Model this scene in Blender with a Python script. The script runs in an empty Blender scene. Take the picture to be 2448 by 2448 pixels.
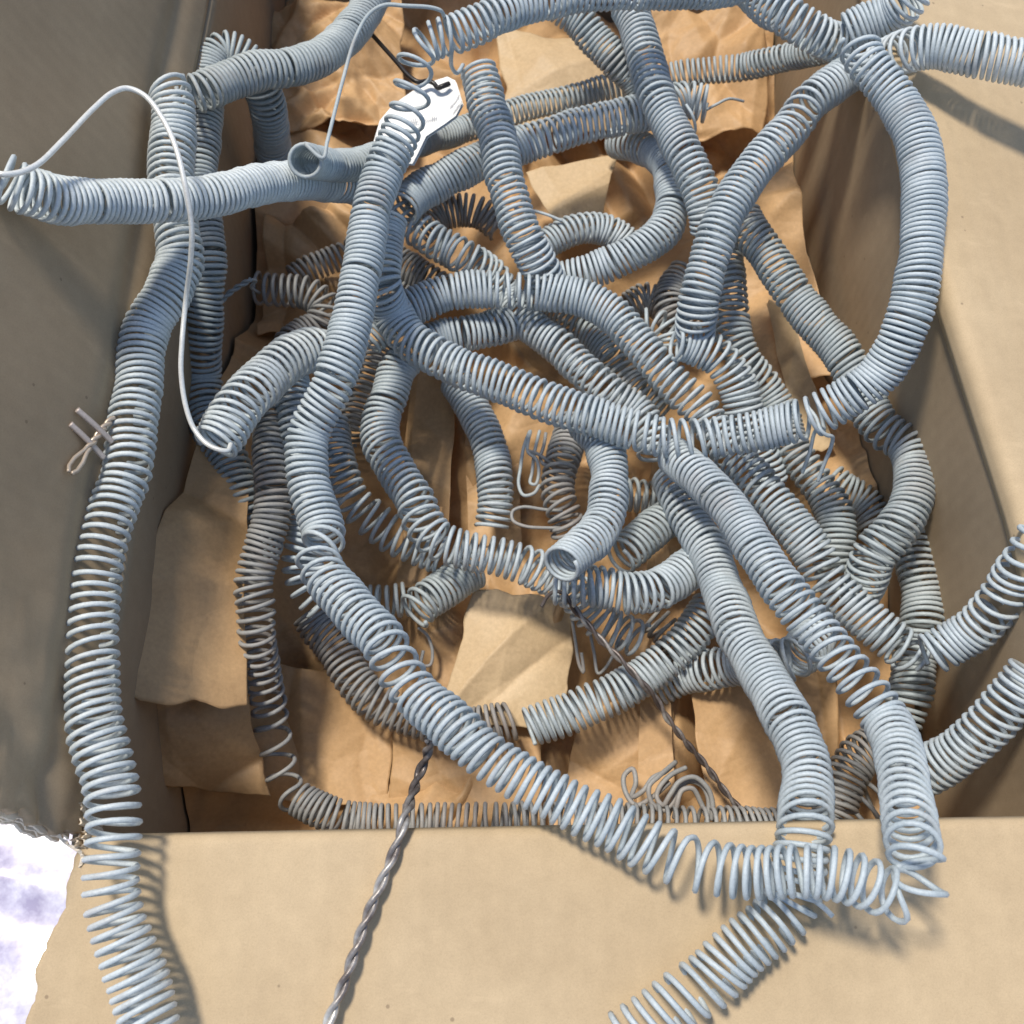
import bpy, math, random
import numpy as np
from mathutils import Vector, noise as mn

# ------------------------------------------------------------------ camera, world, sun, exposure
scene = bpy.context.scene
H = 0.4535                      # camera height above the rim of the box (rim is z = 0), metres
FPX = 2630.0                    # focal length in photograph pixels (2448 wide)
TILT = math.radians(24.0)       # tilt of the view away from straight down

cam_d = bpy.data.cameras.new("camera")
cam = bpy.data.objects.new("camera", cam_d)
scene.collection.objects.link(cam)
cam.location = (0, 0, H)
cam.rotation_euler = (TILT, 0, 0)
cam_d.sensor_width = 36.0
cam_d.sensor_fit = 'HORIZONTAL'
cam_d.lens = 36.0 * FPX / 2448.0
cam_d.clip_start = 0.01
cam_d.clip_end = 200.0
cam_d.dof.use_dof = True
cam_d.dof.focus_distance = 0.50
cam_d.dof.aperture_fstop = 18.0
scene.camera = cam
scene.render.resolution_x = 1024
scene.render.resolution_y = 1024

SUNV = Vector((-0.26, 0.25, 1.0)).normalized()     # direction towards the sun
elev = math.asin(SUNV.z)
world = bpy.data.worlds.new("World")
scene.world = world
world.use_nodes = True
wn = world.node_tree
bg = wn.nodes["Background"]
sky = wn.nodes.new("ShaderNodeTexSky")
sky.sky_type = 'NISHITA'
sky.sun_disc = False
sky.sun_elevation = elev
sky.sun_rotation = math.atan2(SUNV.x, SUNV.y)
wn.links.new(sky.outputs[0], bg.inputs[0])
bg.inputs[1].default_value = 0.15
sd = bpy.data.lights.new("sun", 'SUN')
sd.energy = 3.8
sd.angle = math.radians(9)
sd.color = (1.0, 0.93, 0.82)
sun = bpy.data.objects.new("sun", sd)
scene.collection.objects.link(sun)
sun.rotation_euler = SUNV.to_track_quat('Z', 'Y').to_euler()
scene.view_settings.view_transform = 'Standard'
scene.view_settings.look = 'None'
scene.view_settings.exposure = 0.0
scene.view_settings.gamma = 1.0

# ------------------------------------------------------------------ helpers
CT, ST = math.cos(TILT), math.sin(TILT)
def P(px, py, z=0.0):
    """point of the scene seen at photograph pixel (px, py), at height z (cm above the rim)"""
    z = z / 100.0
    a = (px - 1224.0) / FPX
    b = (1224.0 - py) / FPX
    d = (H - z) / (CT - b * ST)
    return np.array([a * d, d * (ST + b * CT), z])

def link(o, parent=None):
    scene.collection.objects.link(o)
    if parent is not None:
        o.parent = parent
    return o

def tag(o, label=None, cat=None, group=None, kind=None):
    if label: o["label"] = label
    if cat: o["category"] = cat
    if group: o["group"] = group
    if kind: o["kind"] = kind
    return o

def mesh_obj(name, verts, faces, mat, parent=None, smooth=True):
    me = bpy.data.meshes.new(name)
    verts = np.asarray(verts, dtype=np.float32)
    if isinstance(faces, np.ndarray) and faces.ndim == 2:
        n, k = faces.shape
        me.vertices.add(len(verts)); me.vertices.foreach_set("co", verts.ravel())
        me.loops.add(n * k); me.loops.foreach_set("vertex_index", faces.astype(np.int32).ravel())
        me.polygons.add(n)
        me.polygons.foreach_set("loop_start", np.arange(0, n * k, k, dtype=np.int32))
        me.polygons.foreach_set("loop_total", np.full(n, k, dtype=np.int32))
        me.update(calc_edges=True)
    else:
        me.from_pydata([tuple(v) for v in verts], [], [tuple(f) for f in faces])
    me.polygons.foreach_set("use_smooth", np.full(len(me.polygons), smooth))
    me.materials.append(mat)
    me.update()
    return link(bpy.data.objects.new(name, me), parent)

def empty(name, loc=(0, 0, 0)):
    o = bpy.data.objects.new(name, None)
    o.empty_display_size = 0.02
    o.location = loc
    return link(o)

def spline(pts, step):
    """centripetal Catmull-Rom through rows of pts (any width), resampled to an even step over xyz"""
    pts = np.asarray(pts, float)
    if len(pts) == 2:
        pts = np.array([pts[0], (pts[0] + pts[1]) / 2, pts[1]])
    ext = np.vstack([2 * pts[0] - pts[1], pts, 2 * pts[-1] - pts[-2]])
    out = []
    for i in range(1, len(ext) - 2):
        p0, p1, p2, p3 = ext[i - 1:i + 3]
        n = 24
        t = np.linspace(0, 1, n, endpoint=False)[:, None]
        d01 = max(np.linalg.norm((p1 - p0)[:3]), 1e-6) ** .5
        d12 = max(np.linalg.norm((p2 - p1)[:3]), 1e-6) ** .5
        d23 = max(np.linalg.norm((p3 - p2)[:3]), 1e-6) ** .5
        m1 = ((p1 - p0) / d01 - (p2 - p0) / (d01 + d12) + (p2 - p1) / d12) * d12
        m2 = ((p2 - p1) / d12 - (p3 - p1) / (d12 + d23) + (p3 - p2) / d23) * d12
        h = (2 * t**3 - 3 * t**2 + 1) * p1 + (t**3 - 2 * t**2 + t) * m1 + (-2 * t**3 + 3 * t**2) * p2 + (t**3 - t**2) * m2
        out.append(h)
    out = np.vstack(out + [pts[-1:]])
    s = np.concatenate([[0], np.cumsum(np.linalg.norm(np.diff(out[:, :3], axis=0), axis=1))])
    n = max(int(s[-1] / step), 3)
    ss = np.linspace(0, s[-1], n)
    return np.stack([np.interp(ss, s, out[:, k]) for k in range(out.shape[1])], 1), ss

def frames(c):
    """tangent, normal, binormal along polyline c by parallel transport"""
    T = np.gradient(c, axis=0)
    T /= np.linalg.norm(T, axis=1)[:, None] + 1e-12
    n = len(c)
    N = np.zeros_like(c)
    up = np.array([0, 0, 1.0]) if abs(T[0][2]) < 0.9 else np.array([0, 1.0, 0])
    v = np.cross(up, T[0]); v /= np.linalg.norm(v)
    N[0] = v
    for i in range(1, n):
        v = N[i - 1] - T[i] * np.dot(N[i - 1], T[i])
        N[i] = v / (np.linalg.norm(v) + 1e-12)
    return T, N, np.cross(T, N)

def tube_arrays(c, rad, sides=6, base=0):
    T, N, B = frames(c)
    n = len(c)
    rad = np.broadcast_to(np.asarray(rad, float), (n,))
    ang = np.arange(sides) * 2 * math.pi / sides
    v = c[:, None, :] + rad[:, None, None] * (np.cos(ang)[None, :, None] * N[:, None, :] + np.sin(ang)[None, :, None] * B[:, None, :])
    v = v.reshape(-1, 3)
    i = np.arange(n - 1)[:, None]; j = np.arange(sides)[None, :]
    a = i * sides + j; b = i * sides + (j + 1) % sides
    f = np.stack([a, b, b + sides, a + sides], -1).reshape(-1, 4)
    # closed ends
    caps = []
    for e, rev in ((0, True), (n - 1, False)):
        ctr = len(v)
        v = np.vstack([v, c[e][None, :]])
        ring = e * sides + np.arange(sides)
        for k in range(0, sides, 2):
            q = [ring[k], ring[(k + 1) % sides], ring[(k + 2) % sides], ctr]
            caps.append(q[::-1] if rev else q)
    f = np.vstack([f, np.array(caps)])
    return v, f + base

def smoothn(n, scale, rng):
    """smooth 1-d noise in -1..1"""
    k = max(int(n / scale) + 3, 4)
    kn = rng.uniform(-1, 1, k)
    x = np.linspace(0, k - 1.001, n)
    i = x.astype(int); t = x - i; t = t * t * (3 - 2 * t)
    return kn[i] * (1 - t) + kn[np.minimum(i + 1, k - 1)] * t

# ------------------------------------------------------------------ materials
def new_mat(name):
    m = bpy.data.materials.new(name); m.use_nodes = True
    nt = m.node_tree
    return m, nt, nt.nodes["Principled BSDF"]

def ramp(nt, stops):
    r = nt.nodes.new("ShaderNodeValToRGB")
    el = r.color_ramp.elements
    while len(el) < len(stops): el.new(0.5)
    for e, (p, c) in zip(el, stops):
        e.position = p; e.color = (*c, 1)
    return r

def noise_tex(nt, scale, detail=4, rough=0.6, coord=None, mapping=None):
    t = nt.nodes.new("ShaderNodeTexNoise")
    t.inputs["Scale"].default_value = scale
    t.inputs["Detail"].default_value = detail
    t.inputs["Roughness"].default_value = rough
    if coord is not None: nt.links.new(coord, t.inputs["Vector"])
    return t

def objco(nt, scale=(1, 1, 1)):
    tc = nt.nodes.new("ShaderNodeTexCoord")
    mp = nt.nodes.new("ShaderNodeMapping")
    mp.inputs["Scale"].default_value = scale
    nt.links.new(tc.outputs["Object"], mp.inputs["Vector"])
    return mp.outputs[0]

def mixc(nt, fac, a, b, blend='MIX'):
    m = nt.nodes.new("ShaderNodeMix"); m.data_type = 'RGBA'; m.blend_type = blend
    for sock, val in ((m.inputs[0], fac), (m.inputs[6], a), (m.inputs[7], b)):
        if isinstance(val, (int, float)): sock.default_value = val
        elif isinstance(val, tuple): sock.default_value = (*val, 1)
        else: nt.links.new(val, sock)
    return m.outputs[2]

def wire_mat(name, c_lo, c_hi, rough=0.47, metal=0.2, rust=0.0):
    m, nt, b = new_mat(name)
    co = objco(nt)
    n1 = noise_tex(nt, 60, 3, 0.6, co)
    r1 = ramp(nt, [(0.3, c_lo), (0.7, c_hi)])
    nt.links.new(n1.outputs[0], r1.inputs[0])
    n2 = noise_tex(nt, 900, 3, 0.7, co)
    r2 = ramp(nt, [(0.3, (0.82, 0.82, 0.82)), (0.75, (1.08, 1.08, 1.08))])
    nt.links.new(n2.outputs[0], r2.inputs[0])
    col = mixc(nt, 1.0, r1.outputs[0], r2.outputs[0], 'MULTIPLY')
    # faint brown oxide patches
    n3 = noise_tex(nt, 22, 4, 0.65, co)
    r3 = ramp(nt, [(0.56 - rust * 0.2, (0, 0, 0)), (0.74 - rust * 0.2, (1, 1, 1))])
    nt.links.new(n3.outputs[0], r3.inputs[0])
    fac = nt.nodes.new("ShaderNodeMath"); fac.operation = 'MULTIPLY'; fac.inputs[1].default_value = 0.35 + 0.5 * rust
    nt.links.new(r3.outputs[0], fac.inputs[0])
    col = mixc(nt, fac.outputs[0], col, (0.27, 0.215, 0.18))
    nt.links.new(col, b.inputs["Base Color"])
    b.inputs["Metallic"].default_value = metal
    rr = nt.nodes.new("ShaderNodeMapRange")
    rr.inputs[3].default_value = rough - 0.1; rr.inputs[4].default_value = rough + 0.15
    nt.links.new(n1.outputs[0], rr.inputs[0]); nt.links.new(rr.outputs[0], b.inputs["Roughness"])
    bp = nt.nodes.new("ShaderNodeBump"); bp.inputs["Strength"].default_value = 0.25; bp.inputs["Distance"].default_value = 0.0002
    nt.links.new(n2.outputs[0], bp.inputs["Height"]); nt.links.new(bp.outputs[0], b.inputs["Normal"])
    return m

M_BLUE = wire_mat("oxidised_wire_blue_grey", (0.42, 0.485, 0.515), (0.56, 0.62, 0.645), rough=0.55, metal=0.05)
M_PALE = wire_mat("oxidised_wire_pale", (0.50, 0.56, 0.58), (0.64, 0.69, 0.70), rough=0.52, metal=0.05)
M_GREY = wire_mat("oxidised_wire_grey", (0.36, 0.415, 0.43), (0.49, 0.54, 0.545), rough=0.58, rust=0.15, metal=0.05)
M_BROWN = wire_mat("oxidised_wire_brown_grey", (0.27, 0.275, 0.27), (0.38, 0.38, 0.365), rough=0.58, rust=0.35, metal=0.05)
M_RUST = wire_mat("rusty_dark_wire", (0.10, 0.075, 0.065), (0.24, 0.21, 0.20), rough=0.35, metal=0.5, rust=0.5)
M_WHITE_WIRE = wire_mat("bright_lead_wire", (0.76, 0.77, 0.74), (0.84, 0.84, 0.80), rough=0.3)
M_PINK = wire_mat("pinkish_tinned_wire", (0.50, 0.42, 0.37), (0.60, 0.52, 0.47), rough=0.35)

def twist_mat():
    m, nt, b = new_mat("burnt_twisted_lead")
    co = objco(nt)
    n1 = noise_tex(nt, 45, 4, 0.7, co)
    r1 = ramp(nt, [(0.30, (0.07, 0.055, 0.05)), (0.44, (0.19, 0.165, 0.155)), (0.54, (0.36, 0.34, 0.32)), (0.68, (0.66, 0.65, 0.61))])
    nt.links.new(n1.outputs[0], r1.inputs[0])
    nt.links.new(r1.outputs[0], b.inputs["Base Color"])
    b.inputs["Roughness"].default_value = 0.38
    b.inputs["Metallic"].default_value = 0.35
    n2 = noise_tex(nt, 700, 3, 0.7, co)
    bp = nt.nodes.new("ShaderNodeBump"); bp.inputs["Strength"].default_value = 0.5; bp.inputs["Distance"].default_value = 0.0003
    nt.links.new(n2.outputs[0], bp.inputs["Height"]); nt.links.new(bp.outputs[0], b.inputs["Normal"])
    return m
M_TWIST = twist_mat()

def card_mat(name, lo, hi, flute=True, axis='X'):
    m, nt, b = new_mat(name)
    co = objco(nt)
    big = noise_tex(nt, 9, 4, 0.55, co)
    r1 = ramp(nt, [(0.3, lo), (0.7, hi)])
    nt.links.new(big.outputs[0], r1.inputs[0])
    fib = noise_tex(nt, 1500, 2, 0.9, co)
    r2 = ramp(nt, [(0.25, (0.88, 0.87, 0.86)), (0.5, (1, 1, 1)), (0.8, (1.09, 1.09, 1.08))])
    mott = noise_tex(nt, 110, 3, 0.6, co)
    r2b = ramp(nt, [(0.3, (0.95, 0.945, 0.94)), (0.7, (1.04, 1.04, 1.04))])
    nt.links.new(mott.outputs[0], r2b.inputs[0])
    nt.links.new(fib.outputs[0], r2.inputs[0])
    col = mixc(nt, 1.0, r1.outputs[0], r2.outputs[0], 'MULTIPLY')
    col = mixc(nt, 1.0, col, r2b.outputs[0], 'MULTIPLY')
    # dark pulp specks
    sp = nt.nodes.new("ShaderNodeTexVoronoi"); sp.inputs["Scale"].default_value = 55
    nt.links.new(co, sp.inputs["Vector"])
    rs = ramp(nt, [(0.0, (1, 1, 1)), (0.035, (1, 1, 1)), (0.05, (0, 0, 0))])
    nt.links.new(sp.outputs["Distance"], rs.inputs[0])
    f2 = nt.nodes.new("ShaderNodeMath"); f2.operation = 'MULTIPLY'; f2.inputs[1].default_value = 0.55
    nt.links.new(rs.outputs[0], f2.inputs[0])
    col = mixc(nt, f2.outputs[0], col, (0.16, 0.11, 0.07))
    # scuffs
    sc = noise_tex(nt, 1, 5, 0.7, objco(nt, (14, 55, 30)))
    rsc = ramp(nt, [(0.60, (0, 0, 0)), (0.80, (0.5, 0.5, 0.5))])
    nt.links.new(sc.outputs[0], rsc.inputs[0])
    col = mixc(nt, rsc.outputs[0], col, tuple(min(c * 1.25, 0.8) for c in hi))
    nt.links.new(col, b.inputs["Base Color"])
    b.inputs["Roughness"].default_value = 0.72
    b.inputs["Specular IOR Level"].default_value = 0.25
    bump_in = fib.outputs[0]
    bp = nt.nodes.new("ShaderNodeBump"); bp.inputs["Strength"].default_value = 0.10; bp.inputs["Distance"].default_value = 0.0002
    nt.links.new(bump_in, bp.inputs["Height"])
    if flute:
        wv = nt.nodes.new("ShaderNodeTexWave"); wv.bands_direction = axis
        wv.inputs["Scale"].default_value = 40; wv.inputs["Distortion"].default_value = 0.6
        nt.links.new(co, wv.inputs["Vector"])
        bp2 = nt.nodes.new("ShaderNodeBump"); bp2.inputs["Strength"].default_value = 0.12; bp2.inputs["Distance"].default_value = 0.0006
        nt.links.new(wv.outputs[0], bp2.inputs["Height"]); nt.links.new(bp.outputs[0], bp2.inputs["Normal"])
        nt.links.new(bp2.outputs[0], b.inputs["Normal"])
    else:
        nt.links.new(bp.outputs[0], b.inputs["Normal"])
    return m
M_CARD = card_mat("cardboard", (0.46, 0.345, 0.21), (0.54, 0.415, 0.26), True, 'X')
M_CARD_SHADE = card_mat("cardboard_shaded", (0.315, 0.235, 0.15), (0.38, 0.29, 0.19), True, 'Y')  # same board as above, darkened so its colour carries the box's shade
M_TORN = card_mat("torn_cardboard_edge", (0.68, 0.58, 0.44), (0.80, 0.71, 0.58), False)  # torn board, colour lightened in place of backlight on its edges

def paper_mat(name, lo, hi):
    m, nt, b = new_mat(name)
    co = objco(nt)
    big = noise_tex(nt, 14, 5, 0.6, co)
    r1 = ramp(nt, [(0.3, lo), (0.7, hi)])
    nt.links.new(big.outputs[0], r1.inputs[0])
    fib = noise_tex(nt, 420, 4, 0.7, co)
    r2 = ramp(nt, [(0.25, (0.86, 0.85, 0.83)), (0.75, (1.08, 1.08, 1.08))])
    nt.links.new(fib.outputs[0], r2.inputs[0])
    col = mixc(nt, 1.0, r1.outputs[0], r2.outputs[0], 'MULTIPLY')
    nt.links.new(col, b.inputs["Base Color"])
    b.inputs["Roughness"].default_value = 0.55
    b.inputs["Specular IOR Level"].default_value = 0.35
    # fine wrinkles
    v = nt.nodes.new("ShaderNodeTexVoronoi"); v.feature = 'DISTANCE_TO_EDGE'; v.inputs["Scale"].default_value = 26
    dn = noise_tex(nt, 20, 3, 0.6, co)
    va = nt.nodes.new("ShaderNodeVectorMath"); va.operation = 'MULTIPLY_ADD'
    va.inputs[1].default_value = (0.06, 0.06, 0.06)
    nt.links.new(dn.outputs["Color"], va.inputs[0]); nt.links.new(co, va.inputs[2])
    nt.links.new(va.outputs[0], v.inputs["Vector"])
    mr = nt.nodes.new("ShaderNodeMapRange"); mr.inputs[2].default_value = 0.10
    nt.links.new(v.outputs["Distance"], mr.inputs[0])
    bp = nt.nodes.new("ShaderNodeBump"); bp.inputs["Strength"].default_value = 0.16; bp.inputs["Distance"].default_value = 0.0012
    nt.links.new(mr.outputs[0], bp.inputs["Height"])
    bp2 = nt.nodes.new("ShaderNodeBump"); bp2.inputs["Strength"].default_value = 0.15; bp2.inputs["Distance"].default_value = 0.0003
    nt.links.new(fib.outputs[0], bp2.inputs["Height"]); nt.links.new(bp.outputs[0], bp2.inputs["Normal"])
    nt.links.new(bp2.outputs[0], b.inputs["Normal"])
    return m
M_PAPER = paper_mat("kraft_paper", (0.47, 0.29, 0.14), (0.60, 0.385, 0.195))
M_PAPER2 = paper_mat("kraft_paper_smooth", (0.54, 0.39, 0.225), (0.62, 0.465, 0.28))

def plain(name, col, rough=0.5, metal=0.0):
    m, nt, b = new_mat(name)
    co = objco(nt)
    n = noise_tex(nt, 180, 3, 0.6, co)
    r = ramp(nt, [(0.3, tuple(c * 0.88 for c in col)), (0.7, tuple(min(c * 1.08, 0.95) for c in col))])
    nt.links.new(n.outputs[0], r.inputs[0]); nt.links.new(r.outputs[0], b.inputs["Base Color"])
    b.inputs["Roughness"].default_value = rough; b.inputs["Metallic"].default_value = metal
    return m
M_TAG = plain("white_tag_card", (0.86, 0.86, 0.83), 0.4)
M_INK = plain("faded_grey_print", (0.45, 0.45, 0.46), 0.6)
M_BLACK = plain("black_plastic_tie", (0.018, 0.015, 0.014), 0.35)
M_BRASS = plain("rusty_brass_wire", (0.52, 0.43, 0.34), 0.35, 0.4)
M_GROUND = plain("pale_ground", (0.80, 0.80, 0.82), 0.8)

def film_mat():
    m, nt, b = new_mat("white_plastic_film")
    co = objco(nt)
    n = noise_tex(nt, 26, 5, 0.7, co)
    r = ramp(nt, [(0.40, (0.38, 0.35, 0.50)), (0.52, (0.58, 0.56, 0.70)), (0.64, (0.80, 0.80, 0.84))])
    nt.links.new(n.outputs[0], r.inputs[0]); nt.links.new(r.outputs[0], b.inputs["Base Color"])
    b.inputs["Roughness"].default_value = 0.25
    b.inputs["Coat Weight"].default_value = 0.4
    return m
M_FILM = film_mat()

# ------------------------------------------------------------------ setting: ground
def grid_obj(name, f, nu, nv, mat, parent=None, smooth=True):
    u = np.linspace(0, 1, nu); v = np.linspace(0, 1, nv)
    U, V = np.meshgrid(u, v, indexing='ij')
    pts = f(U, V).reshape(-1, 3)
    i = np.arange(nu - 1)[:, None]; j = np.arange(nv - 1)[None, :]
    a = i * nv + j
    fc = np.stack([a, a + nv, a + nv + 1, a + 1], -1).reshape(-1, 4)
    return mesh_obj(name, pts, fc, mat, parent, smooth)

def voro(X, Y, seeds):
    d = np.sqrt((X[..., None] - seeds[:, 0]) ** 2 + (Y[..., None] - seeds[:, 1]) ** 2)
    d.partition(1, axis=-1)
    return d[..., 1] - d[..., 0]

def crumple(X, Y, seed, cell=0.05, amp=0.012, creases=24, box=(-0.2, 0.25, 0.0, 0.75), camp=0.006):
    """sharp-folded relief: cell ridges plus long creases"""
    rng = np.random.default_rng(seed)
    wx = X + 0.012 * np.sin(Y * 37 + seed) ; wy = Y + 0.012 * np.sin(X * 41 + seed * 2)
    out = np.zeros_like(X)
    c, a = cell, amp
    for k in range(3):
        n = int((box[1] - box[0]) * (box[3] - box[2]) / (c * c)) + 4
        n = min(n, 420)
        s = np.stack([rng.uniform(box[0], box[1], n), rng.uniform(box[2], box[3], n)], 1)
        th = rng.uniform(0, math.pi)
        st = rng.uniform(1.3, 2.2)
        ca, sa = math.cos(th), math.sin(th)
        XX = (wx * ca + wy * sa) * st; YY = (-wx * sa + wy * ca)
        ss = np.stack([(s[:, 0] * ca + s[:, 1] * sa) * st, -s[:, 0] * sa + s[:, 1] * ca], 1)
        out += a * (voro(XX, YY, ss) / c) * (1 if k % 2 == 0 else -1) * 0.5
        c *= 0.55; a *= 0.24
    for k in range(creases):
        cx = rng.uniform(box[0], box[1]); cy = rng.uniform(box[2], box[3])
        th = rng.uniform(0, math.pi); L = rng.uniform(0.05, 0.22); w = rng.uniform(0.005, 0.022)
        nx, ny = math.cos(th), math.sin(th)
        d = (X - cx) * nx + (Y - cy) * ny; t = -(X - cx) * ny + (Y - cy) * nx
        d = d + 0.1 * t * t / L
        out += rng.choice([-1, 1]) * camp * rng.uniform(0.4, 1) * np.exp(-np.abs(d) / w) * np.exp(-(t / L) ** 2)
    return out

def ground_f(U, V):
    X = (U - 0.5) * 60; Y = (V - 0.5) * 60
    return np.stack([X, Y, np.full_like(X, -0.232)], -1)
tag(grid_obj("ground", ground_f, 3, 3, M_GROUND), kind="structure")

def film_f(U, V):
    X = -0.75 + U * 0.75; Y = -0.45 + V * 0.75
    Z = -0.215 + crumple(X, Y, 5, 0.07, 0.014, 40, (-0.75, 0.0, -0.45, 0.3), 0.012)
    return np.stack([X, Y, Z], -1)
tag(grid_obj("plastic_film", film_f, 130, 130, M_FILM),
    "crumpled bright white plastic film lying beyond the torn left corner of the box", "plastic film")

# ------------------------------------------------------------------ the cardboard box
LX = -0.1755
FY = 0.057
BY = 0.705
ZB = -0.20
def rx(y):
    return np.interp(y, [0.0, 0.06, 0.2, 0.35, 0.5, 0.7], [0.242, 0.238, 0.2293, 0.2127, 0.206, 0.203])

box = empty("cardboard_box", (0.02, 0.38, ZB))
tag(box, "large open corrugated cardboard box with spread flaps holding the tangled springs", "box")
def inbox(o):
    o.location = (-0.02, -0.38, -ZB)
    return o

def patch(name, f, nu, nv, mat, thick=0.0045, parent=box, label=None, offset=-1.0):
    o = grid_obj(name, f, nu, nv, mat, parent)
    s = o.modifiers.new("thickness", 'SOLIDIFY'); s.thickness = thick; s.offset = offset
    if parent is box: inbox(o)
    if label: o["label"] = label
    return o

def wob(X, Y, s, k):
    return s * (np.sin(X * 23 * k + 1.3) * np.sin(Y * 17 * k + 0.4) + 0.5 * np.sin(X * 51 * k + Y * 43 * k))

# walls (inner faces), a little wavy
def wall_left(U, V):
    Y = FY + U * (BY - FY); Z = ZB + V * (0 - ZB)
    X = LX + wob(Y, Z, 0.0008, 1) - 0.004 * (1 - V) * np.sin(U * 3.1) 
    return np.stack([X, Y, Z], -1)
patch("wall", wall_left, 50, 20, M_CARD_SHADE, 0.004, offset=1.0, label="dim left wall of the box")
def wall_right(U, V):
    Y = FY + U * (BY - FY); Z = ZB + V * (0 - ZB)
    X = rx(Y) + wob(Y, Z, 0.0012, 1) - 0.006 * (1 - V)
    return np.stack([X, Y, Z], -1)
patch("wall", wall_right, 50, 20, M_CARD_SHADE, 0.004, offset=-1.0, label="shaded right wall of the box")
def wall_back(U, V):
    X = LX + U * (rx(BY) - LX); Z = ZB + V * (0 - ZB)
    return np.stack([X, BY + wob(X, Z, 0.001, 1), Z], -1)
patch("wall", wall_back, 30, 12, M_CARD_SHADE, 0.004, offset=-1.0, label="far wall of the box")
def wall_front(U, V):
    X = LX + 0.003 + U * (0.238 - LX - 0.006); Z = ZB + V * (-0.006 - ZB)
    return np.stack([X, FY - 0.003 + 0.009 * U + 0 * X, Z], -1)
patch("wall", wall_front, 30, 12, M_CARD_SHADE, 0.004, offset=1.0, label="near wall of the box under the front flap")
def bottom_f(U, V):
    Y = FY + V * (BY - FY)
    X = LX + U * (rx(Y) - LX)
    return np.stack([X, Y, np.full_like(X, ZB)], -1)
patch("bottom_panel", bottom_f, 4, 8, M_CARD_SHADE, 0.004)

# left flap: stands up almost straight above the left wall
def flap_left(U, V):
    Y0 = 0.066 + 0.0 * V
    Y = Y0 + U * (BY + 0.02 - Y0)
    h = V * 0.20
    lean = math.radians(20)
    # a soft fold band just above the rim
    bend = 0.0025 * np.exp(-((h - 0.022) / 0.007) ** 2)
    X = LX - 0.001 - h * math.sin(lean) - bend + wob(Y, h, 0.0009, 1)
    Z = 0.001 + h * math.cos(lean)
    near = np.exp(-((Y - 0.07) / 0.06) ** 2)
    X = X + near * 0.0028 * np.abs(np.sin(h * 55 - Y * 60)) * np.clip(h / 0.02, 0, 1) + near * 0.0012 * np.abs(np.sin(h * 100 + Y * 120))
    rag = 0.0012 * np.sin(h * 420) + 0.0009 * np.sin(h * 910 + 1) + 0.22 * h * 0.5
    Y = Y + (1 - U) ** 6 * rag - 0.006 * (1 - U) ** 6
    return np.stack([X, Y, Z], -1)
fl = patch("flap", flap_left, 120, 90, M_CARD_SHADE, 0.0045, offset=1.0, label="left flap standing upright in shade with a torn near edge")

# front flap folded outward towards the viewer
EDGE = [(190, 2040), (186, 2060), (172, 2107), (158, 2167), (140, 2214), (112, 2275), (93, 2330), (88, 2386), (70, 2447), (50, 2560), (30, 2700), (10, 2900)]
epts = np.array([P(x, y, -0.3 - 0.9 * max(0, (y - 2040)) / 400.0) for x, y in EDGE])
def front_z(d):
    # d = distance outward from the fold (m); rounded fold then a gentle fall
    r = 0.004
    return np.where(d < 0, -np.minimum((d / 0.006) ** 2 * 0.006, 0.02), -0.15 * np.maximum(d, 0) ** 1.0 * (1 - np.exp(-np.maximum(d, 0) / 0.02)))
def flap_front(U, V):
    d = -0.0045 + V * 0.165
    yf = FY + 0.009 * U
    Y = yf - d
    xl = np.interp(-Y, -epts[:, 1], epts[:, 0])
    xl = xl + (0.0003 * np.sin(Y * 900 + 3 * np.sin(Y * 260)) + 0.0005 * np.sin(Y * 210 + 1) + 0.0004 * np.sin(Y * 431) + 0.0002 * np.sin(Y * 2100)) * np.exp(-U * 40)
    X = xl + U * (0.30 - xl)
    Z = front_z(d) + wob(X, Y, 0.0007, 1.0) * np.clip(d * 60, 0, 1) + 0.0006 * np.sin(X * 150) * np.exp(-np.abs(d) * 200)
    return np.stack([X, Y, Z], -1)
patch("flap", flap_front, 220, 90, M_CARD, 0.0045, offset=1.0, label="sunlit near flap folded outward towards the viewer")

# right flap folded outward, rising
def flap_right(U, V):
    Y = 0.03 + U * (BY + 0.02 - 0.03)
    d = V * 0.22
    base = rx(Y)
    d0 = d - 0.004
    X = base + 0.0005 + np.maximum(d0, 0) * 0.95 + 0.0035 * np.minimum(d0, 0) / 0.004 * 0.5 + 0.0015 * np.sin(Y * 20) * np.clip(d0 / 0.03, 0, 1)
    Z = 0.0015 - np.maximum(d0, 0) * 0.24 * (1 - np.exp(-np.maximum(d0, 0) / 0.01)) - 0.008 * (np.minimum(d0, 0) / 0.004) ** 2 + wob(X, Y, 0.0010, 0.7) * np.clip(d0 / 0.02, 0, 1)
    return np.stack([X, Y, Z], -1)
patch("flap", flap_right, 90, 220, M_CARD, 0.0045, offset=-1.0, label="right flap folded outward beside the rim")

# far flap behind
def flap_back(U, V):
    X = LX + U * (rx(BY) - LX); d = V * 0.18
    return np.stack([X, BY + 0.001 + d * 0.8, -0.002 + d * 0.4 + 0 * X], -1)
patch("flap", flap_back, 20, 10, M_CARD_SHADE, 0.0045, offset=-1.0, label="far flap beyond the top of the box")

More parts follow.
